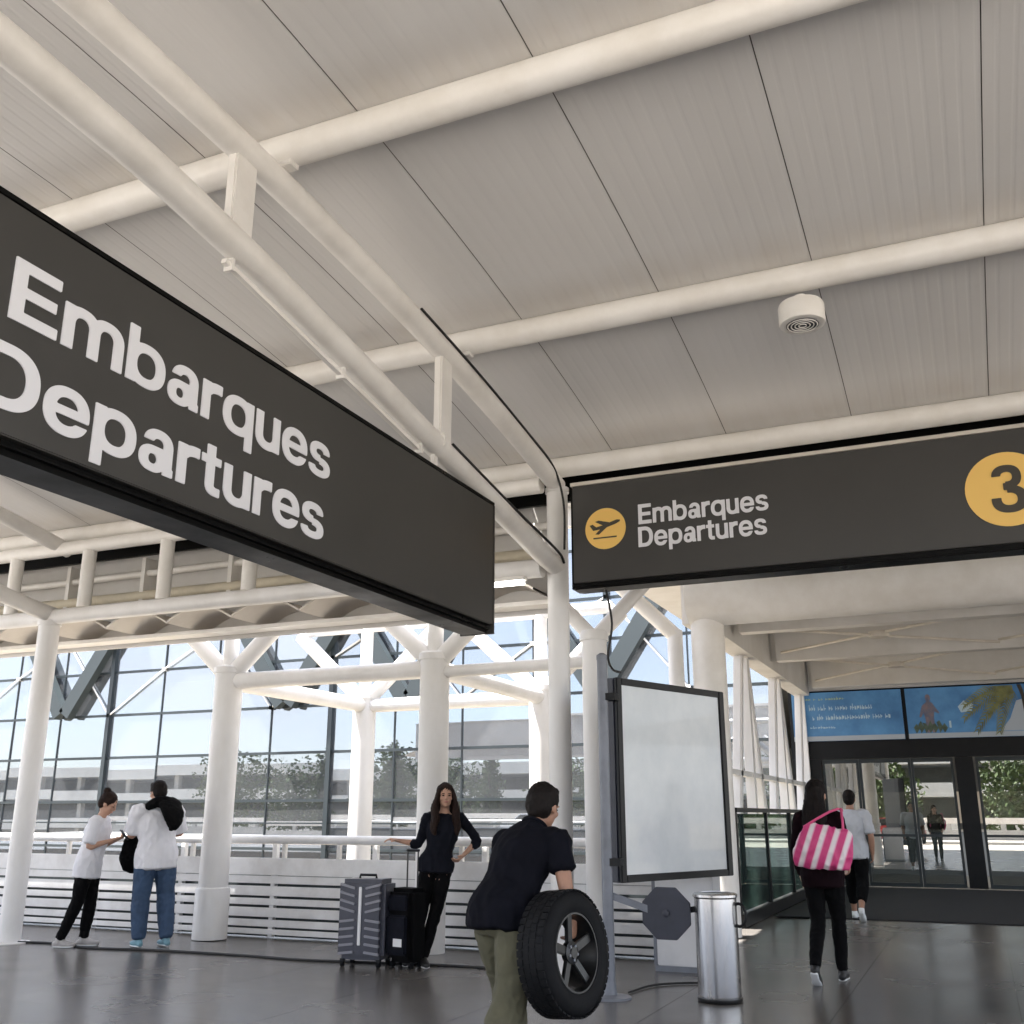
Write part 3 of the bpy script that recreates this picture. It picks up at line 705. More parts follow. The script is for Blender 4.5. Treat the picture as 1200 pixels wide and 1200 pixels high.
en = thing('entrance_wall', 'black framed entrance wall with sliding glass doors under the two blue adverts', 'entrance', (0, 23.3, 0))
B().box(-3.6, 9, 0, .25, 2.55, 2.90).build('lintel', 'black_paint', en)
B().box(-3.6, -3.0, .01, .24, .002, 2.549).build('side_panel', 'black_paint', en)
B().box(-3.6, 9, .03, .25, 4.0, 4.74).build('upper_panel', 'ceiling_plaster', en)
B().box(-3.6, 9, .05, .25, 2.901, 3.999).build('advert_backing', 'black_paint', en)
B().box(-3.9, 14, .06, .5, 4.741, 9.11).build('clerestory_wall', 'cladding_white', en)
def door(x0, x1, fw=.05, y=.10):
    d = B().box(x0, x1, y - .03, y + .03, .012, .09).box(x0, x1, y - .03, y + .03, 2.46, 2.54).box(x0, x0 + fw, y - .03, y + .03, .091, 2.459).box(x1 - fw, x1, y - .03, y + .03, .091, 2.459).build('door', 'mullion_dark', en)
    B().box(x0 + fw + .001, x1 - fw - .001, y - .006, y + .006, .092, 2.458).build('pane', 'door_glass', d)
    B().box(x0 + fw, x1 - fw, y - .02, y + .02, .98, 1.03).build('push_bar', 'mullion_dark', d)
    return d
door(-2.99, -2.25); door(-2.24, -1.22); door(-1.21, -.40); door(.02, 1.1); door(1.11, 2.2); door(2.6, 3.7)
B().box(-.36, -.02, .02, .22, .012, 2.545).build('door_post', 'black_paint', en)

def advert(x0, x1, label, name='advert_screen'):
    a = thing(name, label, 'advert', (x0, 23.28, 2.93))
    wd = x1 - x0
    B().box(0, wd, 0, .065, 0, 1.03).build('panel', 'ad_blue', a)
    B().box(0.0, wd, -.004, -.001, 0, .10).build('sand_strip', 'ad_sand', a)
    return a, wd
a1, wd = advert(-3.52, -1.26, 'blue advert panel with lines of pale lettering above the doors')
# the print is too small to read in the photograph: strokes of lettering only
def scribble(a, x0, z0, wtot, h, m):
    x = x0
    b = B(); random.seed(int(z0 * 100))
    while x < x0 + wtot:
        wl = random.uniform(.035, .06); hh = h * random.choice((.62, .62, .7, 1.0))
        b.box(x, x + .012, -.004, -.001, z0, z0 + hh); b.box(x + .0125, x + wl - .01, -.004, -.001, z0 + h * .25 * random.random(), z0 + h * (.3 + .3 * random.random()))
        x += wl + (.05 if random.random() < .14 else .006)
    b.build('print_line', m, a)
scribble(a1, .30, .86, .78, .07, 'ad_green'); scribble(a1, .36, .64, 1.35, .13, 'ad_pale'); scribble(a1, .42, .44, 1.6, .13, 'ad_pale'); scribble(a1, .36, .26, .5, .06, 'ad_pale')
a2, wd = advert(-1.18, 1.14, 'blue advert panel with palm frond and a blurred standing figure above the doors')
leafb = B()
for fi, (cx, cz, ang, ln) in enumerate(((1.95, 1.0, 205, .95), (1.98, 1.0, 225, .95), (1.9, 1.0, 190, .8), (2.0, .98, 248, .75), (2.05, 1.0, 215, .6))):
    for k in range(16):
        u = k / 16; px = cx + math.cos(R(ang)) * ln * u; pz = cz + math.sin(R(ang)) * ln * u - .25 * u * u
        for s in (-1, 1):
            la = R(ang + s * (55 - 25 * u)); L = .26 * (1 - .55 * u); nx, nz = -math.sin(la) * .014, math.cos(la) * .014
            pts = [(px - nx, pz - nz), (px + math.cos(la) * L * .5 - nx, pz + math.sin(la) * L * .5 - nz), (px + math.cos(la) * L, pz + math.sin(la) * L - .05), (px + math.cos(la) * L * .5 + nx, pz + math.sin(la) * L * .5 + nz), (px + nx, pz + nz)]
            pts = [(min(max(x, .02), 2.30), min(max(z, .02), 1.01)) for x, z in pts]
            leafb.add([(x, -.0052 - .0004 * fi - .00001 * k, z) for x, z in pts], [(0, 1, 2, 3, 4)])
leafb.build('palm_print', 'ad_leaf', a2)
B().prism([(2.14, 1.02), (2.20, .80), (2.22, .45), (2.24, .12), (2.29, .12), (2.28, .5), (2.26, .85), (2.22, 1.02)], lambda u, v, t: (u, t, v), -.008, -.0075).build('trunk_print', 'ad_trunk', a2)
fig = [(.34, .11), (.36, .38), (.33, .52), (.27, .42), (.24, .44), (.31, .66), (.38, .72), (.41, .75), (.385, .81), (.40, .88), (.44, .90), (.48, .87), (.49, .80), (.465, .75), (.52, .71), (.58, .60), (.64, .52), (.62, .49), (.54, .54), (.52, .40), (.54, .11), (.47, .11), (.45, .34), (.42, .11)]
B().prism(fig, lambda u, v, t: (u, t, v), -.007, -.0065).build('figure_print', 'ad_skin', a2)
for k in range(7):
    xx = .16 + .09 * k
    B().prism([(xx, .10), (xx - .05, .22 + .05 * (k % 3)), (xx + .01, .30 + .06 * (k % 2)), (xx + .07, .20)], lambda u, v, t: (u, t, v), -.0084 - .0004 * (k % 2), -.008).build('shrub_print', 'ad_shrub', a2)
B().box(.80, .84, -.006, -.0055, .2, .34).build('boat_print', 'ad_pale', a2)
B().prism([(1.0, .62), (1.12, .74), (1.3, .66), (1.25, .52), (1.05, .5)], lambda u, v, t: (u, t, v), -.0045, -.004).build('cloud_print', 'ad_pale', a2)
B().prism([(1.75, .11), (2.30, .11), (2.30, .75), (2.1, .7), (1.95, .35)], lambda u, v, t: (u, t, v), -.0045, -.004).build('shore_print', 'ad_sand', a2)
a3, wd = advert(1.22, 3.5, 'plain blue advert panel beside the palm frond advert')

ic = thing('service_counter', 'beige counter with pale round emblems seen through the glass doors', 'counter', (0, 29.5, -.05))
B().box(-4.5, 6, 0, .5, 0, 1.05).build('counter_front', 'ad_sand', ic)
B().box(-4.5, 6, -.05, .6, 1.051, 1.10).build('counter_top', 'cladding_white', ic)
B().box(-4.5, 6, .9, 1.0, 1.25, 2.05).build('emblem_band', 'fascia_beige', ic)
for x in (-3.2, -1.6, -.9, .6, 1.8, 3.4):
    B().lathe([(.22, 0), (.22, .03)], 24, (x, .87, 1.65), (0, 1, 0)).build('emblem', 'cladding_white', ic)
for x in (-4.2, -2.0, .2, 2.6, 4.8):
    B().box(x - .05, x + .05, .92, .98, 0, 4.3).build('upright', 'mullion_dark', ic)
# ------------------------------------------------------------------ poster light box on its pole
pb = thing('poster_box', 'blank white poster in a dark framed standing display box', 'poster', (-2.80, 8.62, 0), R(-22))
PWD, Z0, Z1 = 1.62, .86, 2.56
B().box(-.17, -.012, .0, PWD, Z0, Z1).build('case', 'octagon_grey', pb, bevel=.015)
for nm, bx_ in (('frame_bar', (0, .07)), ('frame_bar', (PWD - .08, PWD))):
    B().box(-.011, .02, bx_[0], bx_[1], Z0, Z1).build(nm, 'black_paint', pb, bevel=.006)
for z in ((Z0, Z0 + .06), (Z1 - .06, Z1)):
    B().box(-.0112, .018, .071, PWD - .081, z[0], z[1]).build('frame_bar', 'black_paint', pb, bevel=.006)
B().box(-.010, .004, .0715, PWD - .0815, Z0 + .061, Z1 - .061).build('blank_poster', 'poster_white', pb)
for z in (1.9, 2.25):
    pass
pp = thing('grey_pole', 'blue grey round pole carrying the blank poster box', 'pole', (-2.875, 8.50, 0))
B().tube([(0, 0, .02), (0, 0, 2.72)], .045, 24).build('shaft', 'pole_grey', pp, True)
B().lathe([(.17, 0), (.17, .015), (.058, .03), (.047, .12)], 24).build('foot', 'pole_grey', pp, True)
B().lathe([(.048, 2.70), (.048, 2.74), (.02, 2.76)], 24).build('cap', 'pole_grey', pp, True)
for z in (1.0, 2.35):
    B().box(-.01, .12, -.03, .09, z, z + .06).build('clamp', 'black_paint', pp)
oc = thing('octagonal_plate', 'dark octagonal plate on a slanting arm beside the steel litter bin', 'sign', (-2.42, 8.62, .64))
B().prism([(.215 * math.cos(R(22.5 + 45 * k)), .215 * math.sin(R(22.5 + 45 * k))) for k in range(8)], lambda u, v, t: (u, t, v), -.014, .014).build('plate', 'octagon_grey', oc, bevel=.004)
B().bar((-.46, -.09, .135), (-.02, .045, -.02), .035, .055).build('arm', 'pole_grey', oc)
B().bar((.0, .045, .0), (.26, .06, .04), .03, .045).build('arm', 'black_paint', oc)
B().lathe([(.03, 0), (.03, .012), (.012, .016)], 12, (0, -.014, 0), (0, -1, 0)).build('bolt', 'octagon_grey', oc)
lbin = thing('litter_bin', 'tall cylindrical stainless steel litter bin with black rim beside the poster box', 'bin', (-2.04, 8.72, 0))
B().lathe([(.165, .035), (.168, .05), (.168, .76), (.160, .765)], 48).build('drum', 'steel_brushed', lbin, True)
B().lathe([(.172, .002), (.176, .008), (.176, .03), (.166, .034)], 48).build('base_ring', 'rim_black', lbin, True)
B().lathe([(.172, .766), (.178, .772), (.178, .79), (.165, .80), (.12, .805), (.118, .79)], 48).build('lid', 'steel_brushed', lbin, True)
B().lathe([(.115, .786), (.115, .803)], 32).build('opening', 'rim_black', lbin)
B().tube([(.19 + .055 * math.cos(a * math.pi / 12), -.02, .64 + .085 * math.sin(a * math.pi / 12)) for a in range(25)], .012, 8, False).build('ring_handle', 'black_paint', lbin, True)
cb = thing('cable_cabinet', 'small white metal cabinet on a grey plinth at the end of the fence', 'cabinet', (-2.74, 10.25, 0))
B().box(-.20, .36, -.15, .18, .05, 1.02).build('body', 'cabinet_white', cb, bevel=.008)
B().box(-.22, .38, -.16, .19, .0, .05).build('plinth', 'pole_grey', cb)
B().box(-.235, -.203, -.14, .17, .051, .95).build('side_channel', 'pole_grey', cb)
B().box(-.17, .33, -.156, -.1505, .09, .98).build('door', 'cabinet_white', cb, bevel=.002)
cable([(-2.80, 8.75, .012), (-2.72, 9.2, .012), (-2.5, 9.42, .012), (-2.2, 9.6, .012), (-2.2, 10.05, .012)], .009, 'dark cable lying on the floor behind the steel litter bin')
cable([(-13.5, 8.7, .012), (-11.0, 9.05, .012), (-9.9, 9.35, .012), (-9.1, 9.2, .012), (-8.3, 9.32, .012), (-7.2, 9.36, .012), (-6.4, 9.32, .012), (-5.6, 9.45, .012), (-4.4, 9.55, .012), (-3.7, 9.3, .012)], .014, 'long dark cable lying across the floor in front of the fence')

# ------------------------------------------------------------------ suitcases
sc = thing('suitcase', 'large dark grey ribbed suitcase with a pale centre stripe standing by the fence', 'suitcase', (-5.64, 9.30, 0), R(6))
SW, SD, SZ0, SZ1 = .245, .16, .065, .80
B().box(-SW, SW, -SD, SD, SZ0, SZ1).build('shell', 'suitcase_grey', sc, True, bevel=.045)
for k in range(9):
    z = .14 + k * .072
    for s in (-1, 1):
        B().bar((s * .055, -SD - .002, z + .0), (s * .215, -SD - .002, z + .028 * (1 if k > 4 else -1) + .01), .022, .034, (0, 1, 0)).build('rib', 'suitcase_rib', sc, bevel=.004)
B().box(-.016, .016, -SD - .014, -SD - .001, .20, .73).build('centre_stripe', 'tag_white', sc, bevel=.004)
B().tube([(-.09, 0, .80), (-.085, 0, .832), (.085, 0, .832), (.09, 0, .80)], .013, 8).build('carry_handle', 'black_paint', sc, True)
for x in (-.19, .19):
    for y in (-.11, .11):
        wl = B().lathe([(.012, -.016), (.03, -.014), (.03, .014), (.012, .016)], 16, (x, y, .03), (1, 0, 0)).build('wheel', 'rubber', sc, True)
        B().box(x - .02, x + .02, y - .022, y + .022, .045, .075).build('wheel_fork', 'black_paint', wl)
tr = thing('cabin_bag', 'black soft trolley bag with raised pull handle beside the ribbed suitcase', 'bag', (-5.22, 9.36, 0), R(-14))
B().box(-.16, .16, -.12, .12, .05, .72).build('body', 'cloth_black', tr, True, bevel=.04)
B().box(-.13, .13, -.165, -.121, .12, .48).build('front_pocket', 'cloth_charcoal', tr, bevel=.02)
B().box(-.12, .12, -.15, -.121, .52, .66).build('upper_pocket', 'cloth_charcoal', tr, bevel=.012)
for x in (-.10, .04):
    B().tube([(x, .09, .70), (x, .09, 1.06)], .008, 8).build('pull_rod', 'rim_black', tr, True)
B().tube([(-.11, .09, 1.065), (.05, .09, 1.065)], .014, 8).build('pull_grip', 'black_paint', tr, True)
B().box(-.02, .09, -.172, -.167, .20, .27).build('luggage_tag', 'tag_white', tr)
for x in (-.12, .12):
    B().lathe([(.01, -.014), (.03, -.012), (.03, .012), (.01, .014)], 14, (x, -.06, .03), (1, 0, 0)).build('wheel', 'rubber', tr, True)
    B().lathe([(.01, -.014), (.03, -.012), (.03, .012), (.01, .014)], 14, (x, .06, .03), (1, 0, 0)).build('wheel', 'rubber', tr, True)

# ------------------------------------------------------------------ people
def V(*a): return Vector(a)
class Soft:
    """closed lofts that a voxel remesh then fuses into one continuous skin"""
    def __init__(s): s.b = B()
    def loft(s, pts, side=None, seg=14, sub=3, cap=1.0):
        P = [(Vector(p), a, c) for p, a, c in pts]
        Q = []
        for i in range(len(P) - 1):
            p0, p1, p2, p3 = [P[max(0, min(len(P) - 1, i + k))] for k in (-1, 0, 1, 2)]
            for q in range(sub):
                u = q / sub
                f = lambda A, B_, C_, D: .5 * (2 * B_ + (C_ - A) * u + (2 * A - 5 * B_ + 4 * C_ - D) * u * u + (3 * B_ - A - 3 * C_ + D) * u ** 3)
                Q.append((f(p0[0], p1[0], p2[0], p3[0]), max(.004, f(p0[1], p1[1], p2[1], p3[1])), max(.004, f(p0[2], p1[2], p2[2], p3[2]))))
        Q.append(P[-1])
        n = len(Q); t0 = (Q[1][0] - Q[0][0]).normalized()
        if side is None: side = t0.cross(Vector((0, 1, .3)) if abs(t0.y) < .85 else Vector((1, 0, 0)))
        sd = Vector(side); rings = []
        def ring(p, t, a, c):
            nonlocal sd
            sd = (sd - t * sd.dot(t)).normalized(); u = t.cross(sd)
            return [p + sd * math.cos(2 * math.pi * k / seg) * a + u * math.sin(2 * math.pi * k / seg) * c for k in range(seg)]
        for i, (p, a, c) in enumerate(Q):
            t = (Q[min(i + 1, n - 1)][0] - Q[max(0, i - 1)][0]).normalized()
            if i == 0 and cap:
                m = min(a, c) * cap
                for g in (.9, .6): rings.append(ring(p - t * m * g, t, a * math.sqrt(1 - g * g), c * math.sqrt(1 - g * g)))
            rings.append(ring(p, t, a, c))
            if i == n - 1 and cap:
                m = min(a, c) * cap
                for g in (.6, .9): rings.append(ring(p + t * m * g, t, a * math.sqrt(1 - g * g), c * math.sqrt(1 - g * g)))
        m = len(rings); vs = [v for r in rings for v in r]
        fs = [(i * seg + k, i * seg + (k + 1) % seg, (i + 1) * seg + (k + 1) % seg, (i + 1) * seg + k) for i in range(m - 1) for k in range(seg)]
        fs += [tuple(range(seg - 1, -1, -1)), tuple(range((m - 1) * seg, m * seg))]
        s.b.add(vs, fs); return s
    def ball(s, mtx, c, rx, ry, rz, seg=18, rings=12):
        vs = []; c = Vector(c)
        for i in range(1, rings):
            th = math.pi * i / rings
            for k in range(seg):
                ph = 2 * math.pi * k / seg
                vs.append(mtx @ (c + Vector((rx * math.sin(th) * math.cos(ph), ry * math.sin(th) * math.sin(ph), rz * math.cos(th)))))
        top = len(vs); vs.append(mtx @ (c + Vector((0, 0, rz)))); bot = len(vs); vs.append(mtx @ (c - Vector((0, 0, rz))))
        fs = [(i * seg + k, (i + 1) * seg + k, (i + 1) * seg + (k + 1) % seg, i * seg + (k + 1) % seg) for i in range(rings - 2) for k in range(seg)]
        fs += [(top, k, (k + 1) % seg) for k in range(seg)] + [(bot, (rings - 2) * seg + (k + 1) % seg, (rings - 2) * seg + k) for k in range(seg)]
        s.b.add(vs, fs); return s
    def bake(s, name, m, parent, voxel=.009, smooth=4, wr=0., wscale=(14, 14, 9), seed=0, cut=None):
        me = s.b.mesh(name); o = bpy.data.objects.new('tmp', me); C.objects.link(o)
        rm = o.modifiers.new('r', 'REMESH'); rm.mode = 'VOXEL'; rm.voxel_size = voxel
        sm = o.modifiers.new('s', 'SMOOTH'); sm.iterations = smooth; sm.factor = .5
        dg = bpy.context.evaluated_depsgraph_get(); dg.update()
        res = bpy.data.meshes.new_from_object(o.evaluated_get(dg)); bpy.data.objects.remove(o); bpy.data.meshes.remove(me)
        if wr:
            nrm = [v.normal.copy() for v in res.vertices]; sh = Vector((seed * 3.1, seed * 1.7, seed * 5.3))
            for v, nn in zip(res.vertices, nrm):
                q = Vector((v.co.x * wscale[0], v.co.y * wscale[1], v.co.z * wscale[2])) + sh
                d = .7 * noise.noise(q) + (.9 - 2.2 * abs(noise.noise(q * 1.7 + Vector((4, 1, 2))))) * .8
                v.co += nn * d * wr
        for p in res.polygons: p.use_smooth = True
        res.name = name
        return link(name, res, m, parent)

def person(label, loc, rz, J, top, bottom, shoes, hair, skin='skin', sleeve=.5, sex='f', head=(0, 0, 0), hem=.06, topw=1.0, legw=1.0, bw=1.0, seed=1, hands=(None, None), collar=False, group=None, hair_len=.35):
    t = thing('person', label, 'person', loc, rz, group)
    g = {k: Vector(v) for k, v in J.items()}
    sh = (g['shR'] - g['shL']).normalized()      # shoulder axis
    hp = (g['hipR'] - g['hipL']).normalized()
    pel, chest, nb, hd = g['pel'], g['chest'], g['neck'], g['head']
    f = 1.0 if sex == 'm' else .90
    f *= bw
    mid = pel.lerp(chest, .45)
    hw = (g['hipR'] - g['hipL']).length / 2
    def torso(s, e, low, shirt=False):
        lowa, lowb, pa, pb = .155 * f + e, .115 * f + e, (.168 if sex == 'm' else .172) * f + e, .122 * f + e
        if shirt:
            lowa = max(lowa, hw + .076 * legw * f + .016 + e * .4); lowb = max(lowb, .128 * f + .024 + e * .4); pa = max(pa, lowa * .985, .186 * f + .020); pb = max(pb, .136 * f + .018)
        pts = [(pel - (chest - pel).normalized() * low * (.5 if shirt else 1) - V(0, 0, low * .5 if shirt else 0), lowa, lowb), (pel + V(0, 0, .02), pa, pb),
               (mid, (.150 if sex == 'm' else .132) * f + e, .108 * f + e), (chest, .172 * f + e, .122 * f + e),
               (chest.lerp(nb, .55), .165 * f + e, .092 * f + e)]
        if shirt and sex == 'f': pts += [(chest.lerp(nb, .84) + V(0, -.012, 0), .122 * f + e, .058 * f + e)]
        else: pts += [(nb + (nb - chest).normalized() * -.005, .075 * f + e, .062 * f + e)]
        s.loft(pts, sh, seg=20, cap=.12 if shirt else .35)
    def arm(s, sd, e, frac):
        a, b_, c = g['sh' + sd], g['el' + sd], g['wr' + sd]
        k = f * (1.0 if sex == 'm' else .88)
        inn = a.lerp(chest + (nb - chest) * .5, .35)
        full = [(inn, .058 * k + e, .058 * k + e), (a, .060 * k + e, .060 * k + e), (a.lerp(b_, .45), .050 * k + e, .050 * k + e), (b_, .041 * k + e, .041 * k + e), (b_.lerp(c, .35), .043 * k + e, .041 * k + e), (c, .029 * k + e, .025 * k + e)]
        if frac >= 2: s.loft(full, seg=12)
        elif frac >= 1:
            full[-1] = (b_.lerp(c, min(1, frac - 1)), .034 * k + e, .034 * k + e); s.loft(full, seg=12, cap=.3)
        else:
            s.loft([full[0], full[1], (a.lerp(b_, frac * .5), .056 * k + e, .056 * k + e), (a.lerp(b_, frac), .054 * k + e * 1.3, .054 * k + e * 1.3)], seg=14, cap=.25)
    def leg(s, sd, e, w=1.0, flare=0., lo=1.0):
        a, b_, c = g['hip' + sd], g['kn' + sd], g['an' + sd]
        s.loft([(a + V(0, 0, .05), (.082 * w) * f + e, .090 * w * f + e), (a.lerp(b_, .35), .084 * w * f + e, .088 * w * f + e), (b_ + (a - b_) * .08, .060 * w * f + e + flare * .5, .062 * w * f + e + flare * .5),
                (b_.lerp(c, .32), .055 * w * f + e + flare * .8, .060 * w * f + e + flare * .8), (b_.lerp(c, .97 * lo), .036 * f + e + flare, .040 * f + e + flare)], hp, seg=14, cap=.3)
    HM = Matrix.Translation(hd) @ Matrix.Rotation(R(head[2]), 4, 'Z') @ Matrix.Rotation(R(head[0]), 4, 'X') @ Matrix.Rotation(R(head[1]), 4, 'Y')
    # ---- body, one skin
    s = Soft(); torso(s, 0, .06)
    for sd in 'LR': arm(s, sd, 0, 2); leg(s, sd, 0)
    s.loft([(nb - (hd - nb) * .15, .060 * f, .060 * f), (nb.lerp(hd, .35), .052 * f, .054 * f), (hd + HM.to_3x3() @ V(0, -.015, -.05), .050, .055)], sh, seg=12)
    s.ball(HM, (0, -.008, .025), .076, .096, .100); s.ball(HM, (0, .022, -.040), .058, .066, .074)
    s.ball(HM, (0, .060, -.085), .028, .024, .024)
    s.loft([(HM @ V(0, .084, .018), .009, .009), (HM @ V(0, .100, -.018), .014, .015), (HM @ V(0, .092, -.030), .017, .010)], seg=8, cap=.6)
    for k in (-1, 1):
        s.ball(HM, (k * .077, -.005, -.008), .010, .020, .032, 10, 8); s.ball(HM, (k * .034, .072, .020), .026, .016, .010, 10, 8); s.ball(HM, (k * .040, .062, -.025), .024, .020, .022, 10, 8)
    s.ball(HM, (0, .085, -.058), .024, .012, .010, 10, 8)
    for i, sd in enumerate('LR'):
        k = -1 if sd == 'L' else 1
        wr_, el = g['wr' + sd], g['el' + sd]
        spec = hands[i] or {}
        dr_ = Vector(spec.get('dir', (wr_ - el).normalized())).normalized()
        pn = Vector(spec.get('palm', (-k, 0, 0))); pn = (pn - dr_ * pn.dot(dr_)).normalized()      # the way the palm faces
        ac = dr_.cross(pn).normalized()                                                            # across the knuckles
        thumb = Vector(spec.get('thumb', (0, 1, .2)))
        if ac.dot(thumb) < 0: ac = -ac
        curl = spec.get('curl', 28)
        kn = wr_ + dr_ * .088
        s.loft([(wr_ - dr_ * .01, .027, .020), (wr_ + dr_ * .035, .036, .017), (kn, .040, .014)], ac, seg=12, cap=.6)
        for q, (off, ln) in enumerate(((.030, .070), (.010, .078), (-.011, .073), (-.030, .058))):
            p = kn + ac * off - dr_ * .008; d = dr_.copy(); pts = [(p, .0088, .0088)]
            for j, sg in enumerate((.45, .32, .23)):
                an = R(curl * (.8 + .35 * j)); d = (d * math.cos(an) + pn * math.sin(an)).normalized()
                pn2 = pn
                p = p + d * ln * sg; pts.append((p, .0085 - .0008 * j, .0085 - .0008 * j))
            s.loft(pts, ac, seg=8, sub=2, cap=.8)
        p = wr_ + dr_ * .03 + ac * .028; d = (dr_ * .72 + ac * .62 + pn * .28).normalized()
        s.loft([(p, .013, .013), (p + d * .034, .0105, .0105), (p + d * .034 + (dr_ * .85 + pn * .45).normalized() * .028, .0092, .0092)], seg=8, sub=2, cap=.8)
    s.bake('body', skin, t, .0072, 3)
    for k in (-1, 1):
        Soft().ball(HM, (k * .031, .0865, .004), .0125, .006, .0065, 10, 8).b.build('eye', 'eye_dark', t, True)
        Soft().ball(HM, (k * .033, .0885, .024), .018, .006, .0038, 10, 8).b.build('eyebrow', hair[1], t, True)
    Soft().ball(HM, (0, .0925, -.058), .021, .0065, .007, 10, 8).b.build('lips', 'lip', t, True)
    # ---- clothing
    if bottom:
        s = Soft(); e = .010
        s.loft([(pel - V(0, 0, .075), .150 * f + e, .108 * f + e), (pel, .176 * f + e, .126 * f + e), (pel.lerp(mid, .55), .155 * f + e, .114 * f + e)], hp, seg=20, cap=.3)
        for sd in 'LR': leg(s, sd, e, legw, bottom[1], bottom[2] if len(bottom) > 2 else 1.0)
        s.bake('trousers', bottom[0], t, .010, 3, .0075, (13, 13, 9), seed)
    s = Soft(); torso(s, .016 * topw, hem, True)
    for sd in 'LR': arm(s, sd, .011 * topw, sleeve)
    o = s.bake('shirt', top, t, .009, 3, .0095, (9, 9, 6), seed + 5)
    if collar:
        ns = (hd - nb).normalized()
        B().tube([nb + ns * .012 + (sh * math.cos(a) * .066 + ns.cross(sh).normalized() * math.sin(a) * .068) for a in [x * math.pi / 10 for x in range(21)]], .014, 8, False).build('collar', top, o, True)
    # ---- shoes
    for sd in 'LR':
        a = g['an' + sd]; fd = Vector(J.get('toe' + sd, (0, 1, 0))).normalized()
        s = Soft(); up = V(0, 0, 1)
        heel = a - fd * .045 - up * .045; toe = a + fd * .165 - up * .052
        side = fd.cross(up)
        s.loft([(heel, .034, .034), (a + fd * .03 - up * .035, .037, .046), (a + fd * .10 - up * .048, .044, .034), (toe, .036, .026)], side, seg=14, cap=.9)
        s.loft([(a - up * .04, .042, .044), (a + up * .015, .041, .043)], side, seg=12, cap=.3)
        so = s.bake('shoe', shoes[0], t, .008, 3)
        q = Soft(); dn = side.cross(fd).normalized(); dn = dn if dn.z > 0 else -dn
        q.loft([(heel - dn * .026, .036, .012), (a + fd * .05 - dn * .074, .036, .011), (a + fd * .11 - dn * .074, .045, .011), (toe - dn * .018, .036, .011)], side, seg=14, cap=.9)
        q.bake('sole', shoes[1], so, .008, 2)
    # ---- hair
    style, hm = hair[0], hair[1]
    s = Soft()
    s.ball(HM, (0, -.020, .040), .087, .100, .098)
    if style == 'short':
        s.ball(HM, (0, -.045, .0), .082, .072, .085); s.ball(HM, (0, .040, .098), .060, .045, .030)
        s.bake('hair', hm, t, .008, 2, .006, (40, 40, 30), seed)
    elif style == 'bun':
        s.ball(HM, (0, -.050, -.005), .078, .066, .075); s.ball(HM, (0, -.085, .115), .045, .045, .042)
        s.bake('hair', hm, t, .008, 2, .006, (40, 40, 30), seed)
    else:
        s.ball(HM, (0, -.055, -.02), .084, .066, .105)
        hb = HM @ V(0, -.060, -.02); bk = HM.to_3x3() @ V(0, -1, 0); bk.z = 0
        s.loft([(HM @ V(0, -.045, .03), .080, .055), (HM @ V(0, -.075, -.10), .098, .052), (HM @ V(0, -.075, -.10) - V(0, 0, hair_len * .5) + bk * .025, .110, .045), (HM @ V(0, -.075, -.10) - V(0, 0, hair_len) + bk * .02, .075, .030)], sh, seg=18, cap=.5)
        if style == 'long_front':
            for k in (-1, 1):
                s.loft([(HM @ V(k * .062, .030, .07), .020, .030), (HM @ V(k * .088, .018, -.03), .026, .045), (HM @ V(k * .110, .020, -.12), .036, .05), (HM @ V(k * .102, .055, -.21), .040, .045), (HM @ V(k * .122, .060, -.30), .034, .035), (HM @ V(k * .110, .07, -.37), .016, .02)], seg=12, cap=.6)
        s.bake('hair', hm, t, .008, 2, .008, (34, 34, 6), seed)
    return t, g, HM

def std(h=1.0, lean=(0, 0), stride=0., foot=.10, shw=.185, hipw=.085):
    lx, ly = lean
    J = dict(pel=(lx * .5, ly * .5, .93), chest=(lx * .85, ly * .85, 1.24), neck=(lx, ly, 1.43), head=(lx * 1.08, ly * 1.08 + .02, 1.575))
    J['shL'] = (lx * .95 - shw, ly * .95, 1.375); J['shR'] = (lx * .95 + shw, ly * .95, 1.375)
    J['hipL'] = (lx * .5 - hipw, ly * .5, .90); J['hipR'] = (lx * .5 + hipw, ly * .5, .90)
    J['knL'] = (-foot, stride * .45 + .03 + ly * .25, .49); J['knR'] = (foot, -stride * .35 + .03 + ly * .25, .49)
    J['anL'] = (-foot, stride * .9 - .02, .085); J['anR'] = (foot, -stride * .9 - .02, .085)
    J['elL'] = (lx * .9 - shw - .05, ly * .7, 1.10); J['elR'] = (lx * .9 + shw + .05, ly * .7, 1.10)
    J['wrL'] = (lx * .8 - shw - .04, ly * .6 + .08, .86); J['wrR'] = (lx * .8 + shw + .04, ly * .6 + .08, .86)
    return {k: tuple(c * h for c in v) for k, v in J.items()}

# woman in the white top, looking down at the phone in her hands
h = .97
J = std(h, (0.0, .17), .12, .075, .165)
J.update(elL=(-.20, .13, 1.06), elR=(.20, .13, 1.06), wrL=(-.07, .34, 1.13), wrR=(.07, .34, 1.13), head=(0, .225, 1.525), neck=(0, .165, 1.385))
person('woman in loose white top and black leggings bending over the phone in her hands', (-9.40, 9.27, 0), R(-64), J, 'cloth_white', ('cloth_black', .004), ('shoe_grey', 'sole_white'), ('bun', 'hair_brown'), 'skin', .85, 'f', (-28, 0, 0), .17, 1.9, 1.0, 1.0, 2,
       (dict(palm=(0, -.4, 1), curl=30, thumb=(.3, 0, 1)), dict(palm=(0, -.4, 1), curl=30, thumb=(-.3, 0, 1))))
